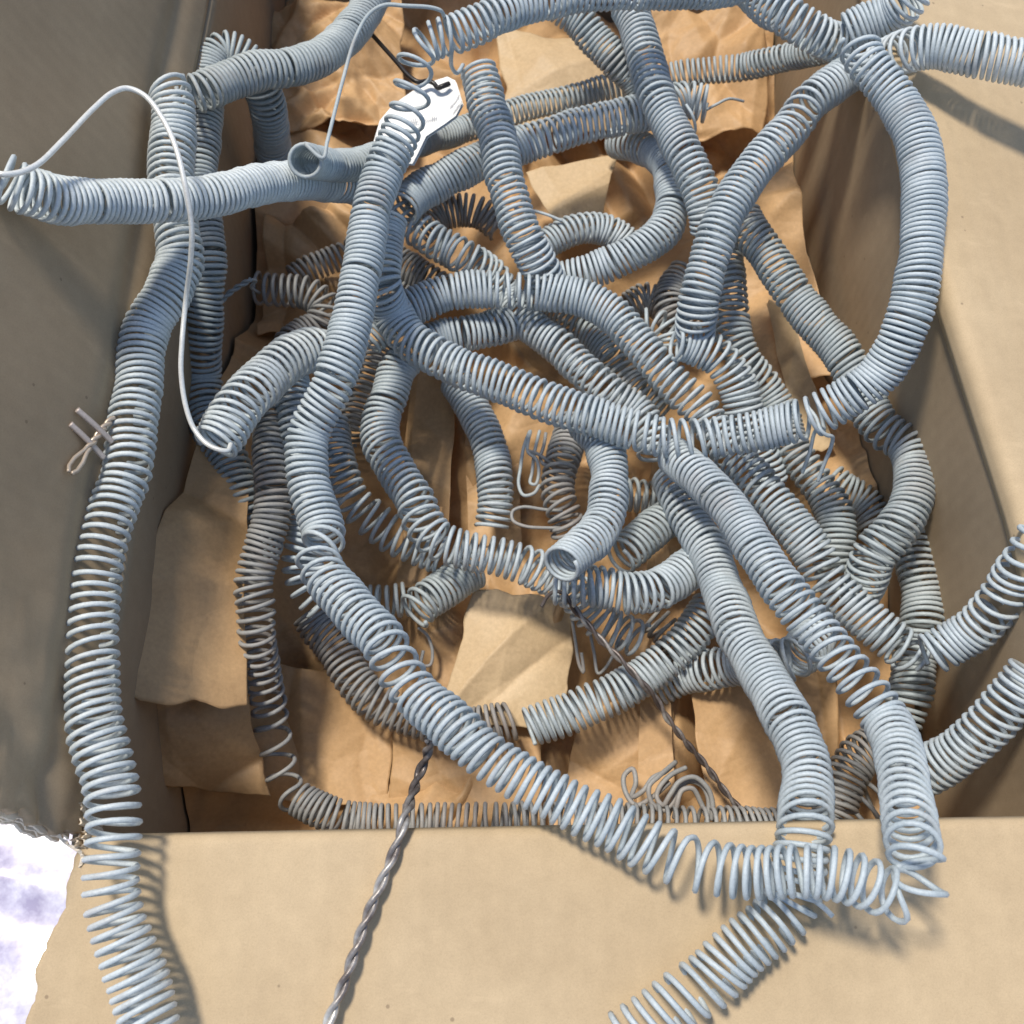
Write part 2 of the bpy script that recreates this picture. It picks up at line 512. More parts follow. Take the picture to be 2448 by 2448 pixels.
# torn corrugation at the near left corner: wavy fluting between liners, seen from above
def torn_strip():
    V, F = [], []
    rng = np.random.default_rng(3)
    a = P(150, 1868, 1.5); b = P(170, 2026, 0.7)
    n = 120
    for layer, (off, amp) in enumerate(((0.0, 0.0011), (0.0026, 0.0012))):
        for i in range(n + 1):
            t = i / n
            p = a + (b - a) * t
            w = amp * math.sin(t * math.pi * 2 * 9 + layer * 0.8 + 0.7 * math.sin(t * 9))
            x = p[0] + off + w + 0.0005 * math.sin(t * 50)
            y = p[1] + 0.0008 * math.cos(t * math.pi * 18 + layer)
            h = 0.002 * math.sin(t * 23 + layer) + 0.001 * rng.uniform(-1, 1)
            for (dx, dz) in ((-0.00035, 0.0), (0.00035, 0.0)):
                V.append((x + dx, y, 0.003 + h + dz))
            V.append((x + 0.00035, y, -0.02)); V.append((x - 0.00035, y, -0.02))
        base = layer * (n + 1) * 4
        for i in range(n):
            for k in range(4):
                q = base + i * 4
                F.append((q + k, q + 4 + k, q + 4 + (k + 1) % 4, q + (k + 1) % 4))
    return V, F
v, f = torn_strip()
o = mesh_obj("torn_fluting", v, f, M_TORN, box, False); inbox(o)
o["label"] = "wavy torn fluting exposed at the near left corner"
# ragged paper fibres left at the tear
def ragged(pxs, z0, z1, seed, w=0.004):
    rng = np.random.default_rng(seed)
    c, _ = spline([P(x, y, z) for x, y, z in pxs], 0.0009)
    V, F = [], []
    for i, p in enumerate(c):
        ww = w * (0.35 + 0.65 * abs(math.sin(i * 0.9 + seed)) * rng.uniform(0.5, 1))
        V.append(p); V.append(p + np.array([ww * 0.7, 0.2 * ww, z0 + rng.uniform(-0.0006, 0.0006)]))
        V.append(p + np.array([ww * 0.5, 0, z1]))
    for i in range(len(c) - 1):
        q = i * 3
        F.append((q, q + 3, q + 4, q + 1)); F.append((q + 1, q + 4, q + 5, q + 2)); F.append((q + 2, q + 5, q + 3, q))
    return V, F
v, f = ragged([(135, 1998, 0.6), (155, 2018, 0.6), (180, 2035, 0.5), (192, 2045, 0.3), (186, 2075, -0.1), (170, 2118, -0.4)], 0.001, -0.002, 1, 0.0035)
o = mesh_obj("torn_paper_liner", v, f, M_TORN, box, False); inbox(o)

# torn near edge of the left flap: two liners with the fluting showing between them
sl, cl = math.sin(math.radians(20)), math.cos(math.radians(20))
def edge_strip(off0, off1, wave, seed):
    V, F = [], []
    n = 240
    for i in range(n):
        h = i / (n - 1) * 0.19
        y = 0.0590 + 0.11 * h + 0.0009 * math.sin(h * 300) + 0.0004 * math.sin(h * 743 + seed) + 0.00012 * math.sin(h * 2600 + seed)
        o2 = wave * math.sin(h * 2 * math.pi / 0.0065 + seed)
        for off in (off0 + o2, off1 + o2):
            V.append((LX - 0.001 - h * sl - off * cl, y - off * 0.25, 0.001 + h * cl - off * sl))
            V.append((LX - 0.001 - h * sl - off * cl, y + 0.006, 0.001 + h * cl - off * sl))
    for i in range(n - 1):
        q = i * 4
        F.append((q, q + 4, q + 6, q + 2)); F.append((q, q + 1, q + 5, q + 4)); F.append((q + 2, q + 6, q + 7, q + 3))
    return V, F
for a0, a1, wv, sd_, nm in ((-0.0004, 0.0006, 0.0, 0, "torn_edge_liner"), (0.0042, 0.0056, 0.0, 2, "torn_edge_liner"), (0.0018, 0.0026, 0.0006, 1, "torn_edge_fluting")):
    v, f = edge_strip(a0, a1, wv, sd_)
    o = mesh_obj(nm, v, f, M_TORN, box, False); inbox(o)

# ------------------------------------------------------------------ kraft packing paper in the box
def base_paper(U, V):
    Y = FY + 0.006 + V * (BY - FY - 0.012)
    xr = rx(Y) - 0.010
    X = LX + 0.005 + U * (xr - LX - 0.005)
    Z = -0.168 + crumple(X, Y, 11, 0.085, 0.050, 70, camp=0.016)
    Z += 0.07 * np.exp(-(X - LX) / 0.028) * np.clip((Y - 0.08) / 0.05, 0, 1) * np.clip((0.36 - Y) / 0.05, 0, 1)
    Z += 0.010 * np.sin(X * 26 + 0.6) * np.exp(-((Y - 0.30) / 0.16) ** 2)
    e = np.minimum(U, 1 - U)
    Z += 0.014 * np.exp(-e / 0.04)
    Z = np.maximum(Z, ZB + 0.003)
    return np.stack([X, Y, Z], -1)
o = grid_obj("packing_paper", base_paper, 190, 300, M_PAPER, None, True)
tag(o, "crumpled orange brown kraft paper lining the whole bottom of the box", "packing paper", "crumpled kraft packing papers")

def sheet(corners, seed, mat, label, cell=0.06, amp=0.008, n=70, rag=0.03, bulge=0.0, creases=6, camp=0.004):
    """a crumpled sheet spanned by four pixel/height corners (a, b, c, d in order round the sheet)"""
    A, B, C, D = [P(*c) for c in corners]
    rng = np.random.default_rng(seed)
    cen = (A + B + C + D) / 4
    # ragged edge offsets
    e = [smoothn(n, 4, rng) * rag * 0.10 + smoothn(n, 22, rng) * rag for _ in range(4)]
    def f(U, V):
        iu = np.clip((U * (n - 1)).round().astype(int), 0, n - 1); iv = np.clip((V * (n - 1)).round().astype(int), 0, n - 1)
        u = U + (1 - U) ** 6 * e[0][iv] + U ** 6 * e[1][iv]
        v = V + (1 - V) ** 6 * e[2][iu] + V ** 6 * e[3][iu]
        u = u[..., None]; v = v[..., None]
        Q = (1 - u) * (1 - v) * A + u * (1 - v) * B + u * v * C + (1 - u) * v * D
        X = Q[..., 0]; Y = Q[..., 1]
        bx = (min(A[0], D[0], B[0], C[0]) - .02, max(A[0], D[0], B[0], C[0]) + .02, min(A[1], B[1], C[1], D[1]) - .02, max(A[1], B[1], C[1], D[1]) + .02)
        Q[..., 2] += crumple(X, Y, seed, cell, amp, creases, bx, camp) + bulge * np.sin(np.pi * U) * np.sin(np.pi * V)
        Q[..., 2] = np.maximum(Q[..., 2], ZB + 0.004)
        return Q - cen
    o = grid_obj("packing_paper", f, n, n, mat)
    o.location = cen
    s = o.modifiers.new("thickness", 'SOLIDIFY'); s.thickness = 0.0003
    tag(o, label, "packing paper", "crumpled kraft packing papers")
    return o

sheet([(468, 1055, -6.4), (600, 1190, -7.6), (590, 1700, -7.6), (300, 1672, -4.2)], 21, M_PAPER, "large folded kraft sheet leaning on the left wall, striped by spring shadows", 0.10, 0.012, rag=0.02, creases=9, camp=0.008)
sheet([(318, 1655, -6.0), (590, 1640, -9.0), (640, 1905, -13), (345, 1870, -9.5)], 22, M_PAPER, "crumpled kraft paper below the leaning sheet, near the dark left corner", 0.06, 0.016, rag=0.03, bulge=0.01, creases=10, camp=0.008)
sheet([(560, 1560, -12.0), (960, 1640, -15.5), (925, 1940, -16.0), (500, 1890, -15.0)], 23, M_PAPER, "flat kraft paper panel under the loose twisted wire at lower left", 0.08, 0.009, rag=0.02, creases=12, camp=0.006)
sheet([(945, 1700, -15), (1290, 1700, -15.5), (1300, 1985, -16.5), (930, 1990, -16.5)], 24, M_PAPER, "kraft paper panel behind the near rim right of the dark slit", 0.09, 0.007, rag=0.012, creases=9, camp=0.005)
sheet([(1140, 1400, -12.6), (1375, 1440, -13.4), (1360, 1750, -14.3), (1040, 1745, -14.0)], 25, M_PAPER2, "smooth bright kraft paper pad in the middle of the box", 0.10, 0.007, rag=0.04, bulge=0.006, creases=4)
sheet([(1380, 1700, -15), (1610, 1640, -15), (1600, 1990, -16.5), (1330, 1990, -16.5)], 26, M_PAPER, "kraft paper strip with thin folds under the squashed coil", 0.10, 0.004, rag=0.02)
sheet([(1645, 1640, -14.2), (1990, 1600, -14.6), (2010, 1990, -16), (1700, 1990, -16)], 27, M_PAPER, "kraft paper panel at lower right beneath the two falling springs", 0.09, 0.007, rag=0.012, creases=9, camp=0.005)
sheet([(1190, 60, -12), (1480, 110, -12.5), (1520, 300, -14), (1220, 330, -13.5)], 28, M_PAPER2, "smooth tan kraft paper sheet near the far end between springs", 0.10, 0.008, rag=0.05, bulge=0.012)
sheet([(1255, 415, -12.5), (1475, 370, -12.0), (1440, 520, -13.0), (1350, 590, -13.5)], 29, M_PAPER2, "pale tan kraft paper corner pointing down between crossing springs", 0.12, 0.004, rag=0.02)
sheet([(1560, 20, -12), (1825, 20, -12), (1830, 300, -14), (1560, 330, -14)], 30, M_PAPER, "crumpled kraft paper by the dark far right corner", 0.05, 0.022, rag=0.03, creases=12, camp=0.008)
sheet([(1650, 430, -14), (1880, 400, -11.5), (2010, 900, -12.5), (1840, 960, -15)], 31, M_PAPER, "long folded kraft paper along the right wall", 0.07, 0.018, rag=0.03, bulge=-0.006, creases=12, camp=0.007)
sheet([(1830, 720, -13.0), (1900, 760, -12.0), (1990, 1060, -13), (1925, 1100, -14)], 32, M_PAPER2, "narrow pale kraft paper edge beside the right wall", 0.08, 0.004, rag=0.03)
sheet([(655, 60, -13.5), (960, 20, -13), (980, 300, -14), (660, 330, -14)], 33, M_PAPER, "crumpled kraft paper left of the white tag", 0.04, 0.026, rag=0.03, creases=16, camp=0.009)
sheet([(640, 520, -13.2), (860, 480, -13), (820, 760, -15), (610, 800, -14.5)], 34, M_PAPER, "kraft paper fold beside the left wall above the short coil", 0.05, 0.022, rag=0.03, creases=14, camp=0.009)
sheet([(990, 880, -14), (1090, 900, -12.8), (1075, 1260, -14), (960, 1180, -15)], 35, M_PAPER, "vertical kraft paper fold in the centre left opening", 0.06, 0.006, rag=0.03)
sheet([(1110, 960, -14.2), (1235, 1010, -14), (1250, 1330, -15), (1120, 1300, -15)], 36, M_PAPER, "kraft paper fold between the two central coils", 0.07, 0.006, rag=0.03)

sheet([(1530, 1640, -14.3), (1600, 1640, -14.2), (1618, 1985, -15.4), (1520, 1985, -15.6)], 37, M_PAPER, "narrow kraft paper strip left of the dark slit near the slanting twisted lead", 0.08, 0.003, rag=0.008, creases=3, camp=0.002)
sheet([(975, 1200, -13.0), (1060, 1215, -12.6), (1020, 1420, -14.2), (945, 1400, -14.2)], 38, M_PAPER, "small bright kraft paper fold under the stretched spring at centre left", 0.04, 0.012, rag=0.02, creases=8, camp=0.006)
sheet([(1560, 1080, -13.8), (1660, 1090, -13.4), (1660, 1420, -14.4), (1540, 1400, -14.8)], 39, M_PAPER, "kraft paper fold deep behind the parallel springs", 0.05, 0.014, rag=0.02, creases=8, camp=0.006)

# ------------------------------------------------------------------ springs
PITCH = 3.4
def helix_curve(c, pit, R, rng, phase=0.0, seg=20, jit=0.05, hand=1):
    T, N, B = frames(c)
    n = len(c)
    ds = np.concatenate([[0], np.linalg.norm(np.diff(c, axis=0), axis=1)])
    pn = 1 + 0.18 * smoothn(n, 90, rng) + 0.16 * smoothn(n, 26, rng)
    k = 0
    while True:                                   # now and then one turn is pulled open, its neighbours close up
        k += int(rng.uniform(45, 110))
        if k >= n - 8: break
        a = int(rng.uniform(3, 6)); pn[k:k + a] *= rng.uniform(1.5, 2.3)
    pp = np.maximum(pit * pn, 0.00272)
    th = phase + np.cumsum(2 * math.pi * ds / pp)
    # resample evenly in angle
    m = max(int((th[-1] - th[0]) / (2 * math.pi) * seg), 8)
    tt = np.linspace(th[0], th[-1], m)
    def rs(a): return np.stack([np.interp(tt, th, a[:, k]) for k in range(3)], 1)
    C, NN, BB, TT = rs(c), rs(N), rs(B), rs(T)
    NN /= np.linalg.norm(NN, axis=1)[:, None]; BB /= np.linalg.norm(BB, axis=1)[:, None]
    turn = m / seg
    Rr = R * (1 + jit * smoothn(m, seg * 5, rng) + 0.35 * jit * smoothn(m, seg * 0.8, rng))
    # whole turns lean a little against the axis
    l1 = 0.14 * smoothn(m, seg * 7, rng); l2 = 0.14 * smoothn(m, seg * 6, rng)
    off = (0.04 * R) * (smoothn(m, seg * 2.5, rng)[:, None] * NN + smoothn(m, seg * 2.5, rng)[:, None] * BB)
    ca, sa = np.cos(tt)[:, None], np.sin(tt)[:, None]
    sa = sa * hand
    lean = (l1[:, None] * ca + l2[:, None] * sa) * TT
    return C + off + Rr[:, None] * (ca * NN + sa * BB + lean)

SPRINGS = 0
def spring(label, pts, mat, R=9.0, pitch=PITCH, wire=1.19, k=1.12, hand=1, tail0=None, tail1=None, seg=20, group=None, cat="spring", jit=0.05):
    """pts: (px, py, z cm[, pitch mm]); tails: wire points (px, py, z) leaving the start / end"""
    global SPRINGS
    SPRINGS += 1
    rng = np.random.default_rng(SPRINGS * 7 + 1)
    R = R * k
    rows = []; p = pitch
    for q in pts:
        if len(q) > 3: p = q[3]
        rows.append([*P(q[0], q[1], q[2]), p / 1000.0])
    rs, s = spline(rows, 0.0006)
    c = rs[:, :3]; pit = np.clip(rs[:, 3] * 0.97, 0.0021, 0.05)
    h = helix_curve(c, pit, R / 1000.0, rng, rng.uniform(0, 6.28), seg, jit, hand)
    parts = [h]
    if tail0 is not None:
        t = [P(*q) for q in tail0]
        seg0, _ = spline([*t[::-1], h[0]] if len(t) > 0 else [h[0]], 0.0010)
        parts = [seg0[:-1], *parts]
    if tail1 is not None:
        t = [P(*q) for q in tail1]
        seg1, _ = spline([h[-1], *t], 0.0010)
        parts = [*parts, seg1[1:]]
    w = np.vstack(parts)
    org = c[len(c) // 2].copy()
    v, f = tube_arrays(w - org, wire / 1000.0, 6)
    o = mesh_obj("coil_spring", v, f, mat)
    o.location = org
    tag(o, label, cat, group or "grey coil springs tangled in the box")
    return o

# --- A: the long spring that comes down from the top and sweeps across the near rim
A = [(1780, -40, 1.0, 3.4), (1700, -25, 1.2), (1560, -22, 1.4), (1440, -18, 1.6), (1330, -5, 1.8), (1240, 18, 2.0), (1180, 40, 2.2, 3.2), (1125, 65, 2.2, 4.2), (1075, 85, 2.2, 4.2),
     (1035, 96, 2.2, 5.0), (1003, 118, 2.0, 12), (990, 160, 1.8, 14), (986, 205, 1.6, 14), (978, 255, 1.2, 13), (962, 310, 1.0, 7), (935, 370, 0.8, 3.6), (905, 440, 0.6, 3.1),
     (885, 520, 0.5, 3.1), (872, 600, 0.3, 3.1), (855, 700, 0.0, 3.2), (835, 790, -0.2, 3.2), (815, 860, -0.4, 3.4), (790, 930, -0.8, 3.6), (758, 990, -1.4, 3.6), (738, 1040, -1.9, 3.4),
     (735, 1110, -2.2, 3.6), (745, 1180, -2.4, 3.6), (765, 1240, -2.4, 3.6), (774, 1288, -2.2, 5.0), (757, 1325, -1.8, 14), (772, 1368, -1.2, 8.5), (815, 1420, -0.6, 4.6), (862, 1475, 0.0, 4.2), (905, 1520, 0.4, 4.4), (935, 1565, 0.6, 9.0),
     (962, 1615, 0.8, 10.5), (1000, 1665, 1.0, 5.5), (1050, 1708, 1.3, 4.3), (1100, 1750, 1.5, 4.3), (1149, 1798, 1.5, 4.3), (1219, 1845, 1.5, 4.3), (1312, 1897, 1.5, 4.3), (1405, 1944, 1.5, 4.3),
     (1499, 1990, 1.5, 4.8), (1560, 2025, 1.5, 6.5), (1610, 2050, 1.6, 8.5), (1670, 2068, 1.9, 8.5), (1758, 2082, 2.4, 5.0), (1827, 2084, 2.8, 4.0), (1902, 2080, 3.2, 4.0), (1985, 2086, 3.4, 5.0), (2051, 2104, 3.4, 6.0), (2110, 2128, 3.2, 9),
     (2155, 2142, 3.1, 13), (2198, 2118, 3.6, 11), (2190, 2055, 4.0, 7.5), (2179, 1990, 3.3, 6.6), (2168, 1915, 1.9, 5.6), (2157, 1845, 0.4, 4.6), (2145, 1781, -1.0, 3.9), (2120, 1725, -1.8, 4.2),
     (2085, 1674, -1.9, 6.0), (2048, 1625, -2.0, 6.5), (2004, 1575, -2.2, 5.0), (1958, 1515, -2.5, 3.9), (1902, 1447, -2.6, 3.6), (1846, 1373, -3.2, 3.4), (1800, 1303, -3.8, 3.3), (1758, 1233, -4.4, 3.3), (1706, 1172, -5.1, 3.6), (1650, 1122, -5.9, 3.8), (1608, 1088, -7.0, 3.6)]
spring("very long blue grey spring sweeping from the top centre down and across the near rim", A, M_BLUE, R=9.2, k=1.0, hand=-1)

# --- B: the long loop on the right
B = [(925, 520, -3.0, 2.6), (914, 600, -3.2, 2.6), (912, 680, -3.6, 3.2), (935, 745, -5.2, 3.6), (977, 810, -5.8, 4.4), (1033, 845, -5.9, 4.6), (1098, 880, -5.8, 4.2), (1172, 905, -5.6, 3.8), (1266, 944, -5.5, 3.7), (1359, 977, -5.4, 3.9),
     (1452, 1007, -5.4, 3.7), (1522, 1030, -5.4, 4.6), (1592, 1047, -5.3, 5.2), (1662, 1049, -5.2, 6.0), (1722, 1044, -5.0, 4.2), (1781, 1035, -4.6, 3.8), (1874, 1014, -4.0, 3.4), (1944, 995, -3.4, 7.5), (2014, 958, -2.7, 3.4), (2084, 910, -1.8, 3.2),
     (2130, 856, -0.9, 3.2), (2170, 768, 0.3, 2.9), (2191, 675, 1.1, 2.7), (2203, 582, 1.5, 2.5), (2208, 489, 1.7, 2.5), (2205, 396, 1.8, 2.6), (2186, 316, 1.9, 2.8), (2150, 250, 2.0, 2.9), (2105, 190, 2.2, 3.3), (2066, 140, 2.4, 4.0), (2050, 100, 2.6, 5.0)]
spring("large looping spring curving round the right side of the pile", B, M_BLUE, R=8.8)

# --- top right cluster
spring("spring crossing from the top edge into the knot at upper right", [(1770, -60, -0.5, 3.6), (1810, -12, -0.4, 4.2), (1862, 28, -0.3, 4.6), (1915, 62, -0.4, 4.0), (1970, 92, -0.8, 3.6), (2020, 112, -1.4, 3.6)], M_BLUE, R=9.3)
spring("short spring leaving the knot towards the top right edge", [(2205, -60, 3.5, 3.2), (2170, -10, 2.6, 3.4), (2130, 28, 1.6, 3.2), (2074, 58, 0.8, 3.2), (2020, 84, 0.2, 3.4)], M_BLUE, R=9.6)
spring("pale grey spring running out over the right flap at the top", [(2520, 168, 3.2, 2.7), (2433, 149, 3.2, 2.7), (2340, 130, 3.1, 2.8), (2247, 112, 2.8, 2.7), (2177, 120, 2.2, 3.6), (2135, 134, 1.2, 5.0), (2100, 150, 0.2, 4.0)], M_PALE, R=10.6, k=1.0)
spring("spring with an opened kink dropping from the upper right knot to the middle", [(2050, 160, -1.5, 3.8), (2014, 186, -1.6, 3.6), (1967, 220, -1.7, 3.2), (1932, 246, -1.8, 7.0), (1905, 285, -1.9, 6.0), (1880, 320, -2.0, 3.6), (1865, 335, -2.0, 3.6), (1818, 385, -2.1, 3.7), (1772, 447, -2.3, 3.6), (1734, 510, -2.6, 3.3),
        (1709, 570, -3.0, 3.3), (1690, 640, -3.6, 3.3), (1672, 710, -4.4, 3.3), (1664, 770, -5.6, 3.2), (1664, 800, -6.6, 3.2)], M_BLUE, R=9.0)
spring("spring falling steeply behind the kinked one from the top centre right", [(1500, 10, -3.4, 3.6), (1524, 70, -3.5, 3.5), (1548, 150, -3.7, 3.6), (1568, 224, -3.8, 3.9), (1592, 279, -4.0, 3.6), (1620, 335, -4.2, 3.5), (1648, 396, -4.4, 3.5), (1676, 456, -4.7, 3.5), (1694, 512, -5.2, 3.5), (1700, 560, -6.0, 3.5)], M_BLUE, R=9.0)
spring("greyer spring slanting in from the top edge under the steep one", [(1330, 10, -4.2, 3.4), (1382, 47, -4.8, 3.3), (1422, 93, -5.3, 3.3), (1471, 142, -5.8, 3.2), (1517, 185, -6.6, 3.2), (1545, 235, -7.4, 3.2)], M_GREY, R=8.8)
spring("straight end piece crossing right with a frayed cut end", [(955, 505, -6.2, 4.2), (975, 482, -6.4, 3.6), (1010, 456, -6.5, 3.3), (1079, 418, -6.6, 3.2), (1149, 385, -6.7, 3.3), (1242, 349, -6.7, 3.4), (1312, 326, -6.6, 3.5), (1382, 303, -6.6, 3.4), (1452, 287, -6.6, 3.3), (1522, 272, -6.7, 3.4), (1590, 252, -6.8, 3.4), (1641, 238, -6.8, 3.2), (1692, 250, -6.8, 3.2)], M_BLUE, R=9.3)
spring("thin looking spring from an open ring at left passing behind to the far right", [(728, 384, 3.6, 2.6), (742, 386, 2.6, 2.6), (768, 391, 1.3, 2.7), (805, 396, -0.1, 2.8), (860, 392, -1.6, 3.0), (920, 372, -3.6, 3.2), (985, 345, -6.0, 4.2), (1040, 328, -8.2, 3.8), (1090, 316, -9.2, 3.5), (1126, 303, -9.4, 3.5), (1205, 275, -9.6, 3.3), (1266, 256, -9.6, 3.5), (1336, 240, -9.6, 3.8), (1429, 217, -9.5, 3.6), (1499, 203, -9.3, 3.6),
        (1592, 186, -8.8, 3.6), (1650, 174, -8.4, 3.5), (1711, 168, -8.0, 3.6), (1781, 160, -7.4, 3.4), (1837, 148, -6.6, 3.0), (1897, 133, -5.6, 2.9), (1953, 122, -4.6, 3.0), (2010, 112, -3.8, 3.2)], M_GREY, R=8.5, k=0.93, wire=1.05,
       tail0=[(772, 378, 3.9), (782, 340, 4.0), (797, 280, 3.9), (820, 190, 4.2), (850, 90, 4.4), (884, 32, 4.5), (920, 12, 4.5), (970, 14, 4.4), (1030, 18, 4.1), (1054, 26, 3.8), (1062, 40, 3.2)])
spring("spring with a blunt upper end running down through the centre", [(1141, 158, -3.2, 3.6), (1154, 210, -3.6, 3.8), (1168, 265, -4.0, 3.8), (1187, 317, -4.2, 3.6), (1196, 363, -4.2, 3.7), (1205, 419, -4.4, 3.7), (1222, 475, -4.6, 3.6), (1238, 531, -4.9, 3.5), (1262, 585, -5.4, 3.7), (1292, 640, -6.6, 3.8), (1318, 690, -8.0, 3.8)], M_BLUE, R=9.0,
       tail0=[(1092, 175, -2.0), (1080, 160, -1.0), (1079, 130, 0.4), (1084, 105, 1.2)])
spring("hooked spring curving up the right of the central opening", [(1300, 695, -9.0, 3.2), (1345, 668, -8.6, 3.2), (1405, 650, -8.2, 3.3), (1475, 622, -7.8, 3.3), (1545, 587, -7.4, 3.2), (1590, 545, -7.2, 3.0), (1608, 489, -7.2, 2.8), (1606, 442, -7.4, 2.8), (1598, 400, -7.9, 3.0), (1568, 368, -8.9, 3.4), (1522, 350, -9.8, 4.2), (1475, 338, -10.6, 3.6)], M_BLUE, R=8.6)
spring("small arched spring behind the central opening", [(1290, 590, -9.6, 4.0), (1322, 574, -9.6, 4.5), (1382, 547, -9.6, 4.2), (1429, 545, -9.8, 3.6), (1475, 562, -10.2, 3.4), (1505, 590, -10.6, 3.4)], M_BLUE, R=7.8)
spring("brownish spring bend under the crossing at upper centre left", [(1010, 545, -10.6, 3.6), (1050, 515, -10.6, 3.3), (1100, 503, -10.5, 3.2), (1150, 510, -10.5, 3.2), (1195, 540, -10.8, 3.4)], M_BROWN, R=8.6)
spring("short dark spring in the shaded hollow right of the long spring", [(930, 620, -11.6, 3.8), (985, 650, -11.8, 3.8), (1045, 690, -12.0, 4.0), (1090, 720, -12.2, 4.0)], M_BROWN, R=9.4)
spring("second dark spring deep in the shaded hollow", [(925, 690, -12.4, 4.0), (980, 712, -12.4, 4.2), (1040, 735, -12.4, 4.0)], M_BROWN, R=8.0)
spring("stretched spring running diagonally from the centre left under the bright arch", [(945, 500, -7.6, 7.0), (975, 535, -7.8, 8.0), (1010, 555, -7.9, 7.5), (1040, 578, -8.0, 5.0), (1079, 596, -8.2, 4.6), (1126, 625, -8.4, 4.6), (1172, 655, -9.4, 4.2), (1210, 710, -10.4, 4.0), (1247, 760, -9.8, 3.8), (1293, 798, -9.2, 3.8), (1340, 832, -9.0, 3.8), (1371, 862, -9.0, 4.2), (1402, 893, -9.0, 5.0), (1433, 918, -9.0, 5.0), (1470, 950, -9.0, 3.9), (1520, 985, -9.2, 3.6), (1560, 1040, -9.4, 3.8), (1570, 1085, -9.6, 4.2)], M_BLUE, R=8.6)
spring("darker spring squeezed between two diagonal springs in the centre", [(1330, 730, -12.0, 3.8), (1375, 775, -11.6, 3.8), (1415, 803, -11.4, 3.7), (1448, 838, -11.3, 3.7), (1474, 872, -11.2, 3.7), (1500, 912, -11.2, 3.6), (1530, 948, -11.2, 3.6), (1575, 995, -11.4, 3.6)], M_GREY, R=8.8)
spring("bright arched spring bending over the centre and on down to the lower right", [(868, 815, -7.2, 4.2), (903, 786, -7.2, 3.6), (942, 760, -7.0, 3.0), (981, 735, -6.9, 2.7), (1020, 717, -6.9, 3.3), (1059, 701, -6.9, 3.3), (1110, 694, -6.9, 3.3), (1162, 692, -6.9, 3.1), (1215, 696, -6.9, 5.5), (1262, 698, -6.9, 5.5), (1302, 698, -6.9, 3.4), (1355, 706, -6.9, 3.1), (1402, 716, -7.0, 3.4), (1442, 736, -7.1, 3.8), (1480, 764, -7.2, 3.9), (1510, 801, -7.3, 3.7), (1542, 838, -7.5, 3.8), (1573, 875, -7.7, 4.2), (1604, 912, -7.9, 4.6), (1640, 945, -8.0, 4.8), (1680, 985, -8.1, 4.6),
        (1712, 1035, -8.1, 4.0), (1744, 1079, -8.0, 3.7), (1781, 1120, -7.9, 3.8), (1827, 1173, -7.8, 4.2), (1874, 1226, -7.8, 4.2), (1907, 1272, -7.8, 3.8), (1944, 1325, -7.8, 3.8), (1970, 1375, -7.8, 6.5), (2000, 1412, -7.8, 5.8), (2042, 1452, -7.6, 4.0), (2098, 1505, -7.4, 3.8), (2149, 1545, -7.4, 4.2), (2185, 1575, -7.8, 4.6)], M_BLUE, R=8.7)
spring("blue tinted spring tucked under the bright arch", [(985, 830, -8.6, 3.4), (1047, 808, -8.8, 3.2), (1120, 797, -9.0, 3.2), (1175, 786, -9.2, 3.3), (1225, 772, -9.6, 3.4)], M_BLUE, R=8.6)

# --- left side
spring("long spring hanging down the left side over the near left corner", [(395, 205, 4.0, 4.0), (412, 235, 3.8, 3.2), (415, 300, 3.4, 3.2), (410, 390, 3.0, 3.1), (410, 460, 2.8, 3.1), (424, 555, 2.3, 3.2), (430, 620, 2.0, 3.0), (400, 700, 1.9, 3.0), (355, 775, 1.9, 3.2), (335, 860, 1.8, 3.3), (331, 930, 1.7, 3.1), (318, 1010, 1.7, 3.5),
        (310, 1070, 1.6, 3.8), (303, 1130, 1.6, 3.4), (276, 1200, 1.6, 4.0), (252, 1280, 1.6, 5.0), (233, 1350, 1.6, 5.6), (221, 1440, 1.6, 5.4), (218, 1540, 1.7, 4.6), (221, 1640, 1.8, 4.5), (226, 1730, 1.9, 4.4), (242, 1800, 1.9, 4.2), (262, 1870, 1.9, 4.2), (273, 1940, 1.9, 5.2), (270, 2010, 1.9, 6.5), (264, 2070, 1.8, 6.6), (266, 2140, 1.6, 5.6),
        (285, 2220, 1.4, 4.4), (312, 2300, 1.2, 4.0), (340, 2380, 1.0, 3.9), (366, 2470, 0.9, 3.9)], M_PALE, R=10.0, k=1.0)
spring("spring arching off the left rim towards the top edge", [(425, 225, 1.4, 4.0), (470, 222, 1.2, 4.0), (530, 200, 0.8, 2.6), (610, 172, 0.2, 3.2), (690, 162, -0.6, 3.0), (760, 140, -1.4, 2.9), (820, 95, -2.2, 2.9), (868, 35, -3.0, 2.9), (905, -40, -3.8, 2.9)], M_GREY, R=9.6, k=1.0)
spring("spring looping over at upper left then dropping along the dark left wall", [(668, 440, -11.0, 3.6), (655, 370, -8.5, 3.4), (647, 300, -5.6, 3.0), (634, 235, -3.4, 2.8), (610, 178, -2.0, 2.5), (575, 135, -1.2, 2.2), (535, 122, -0.9, 2.2), (502, 152, -1.0, 2.6), (490, 220, -1.2, 2.8), (482, 310, -1.5, 3.0), (472, 400, -1.8, 3.2), (478, 480, -2.0, 3.2), (488, 560, -2.3, 2.9), (492, 640, -2.8, 2.9),
        (486, 730, -4.0, 3.4), (482, 820, -5.4, 3.6), (482, 900, -6.8, 4.0), (490, 970, -7.0, 4.0), (515, 1040, -7.0, 3.6), (548, 1100, -7.2, 3.6), (574, 1180, -7.6, 3.6), (600, 1255, -8.4, 3.8), (630, 1320, -10.0, 4.0)], M_GREY, R=8.9)
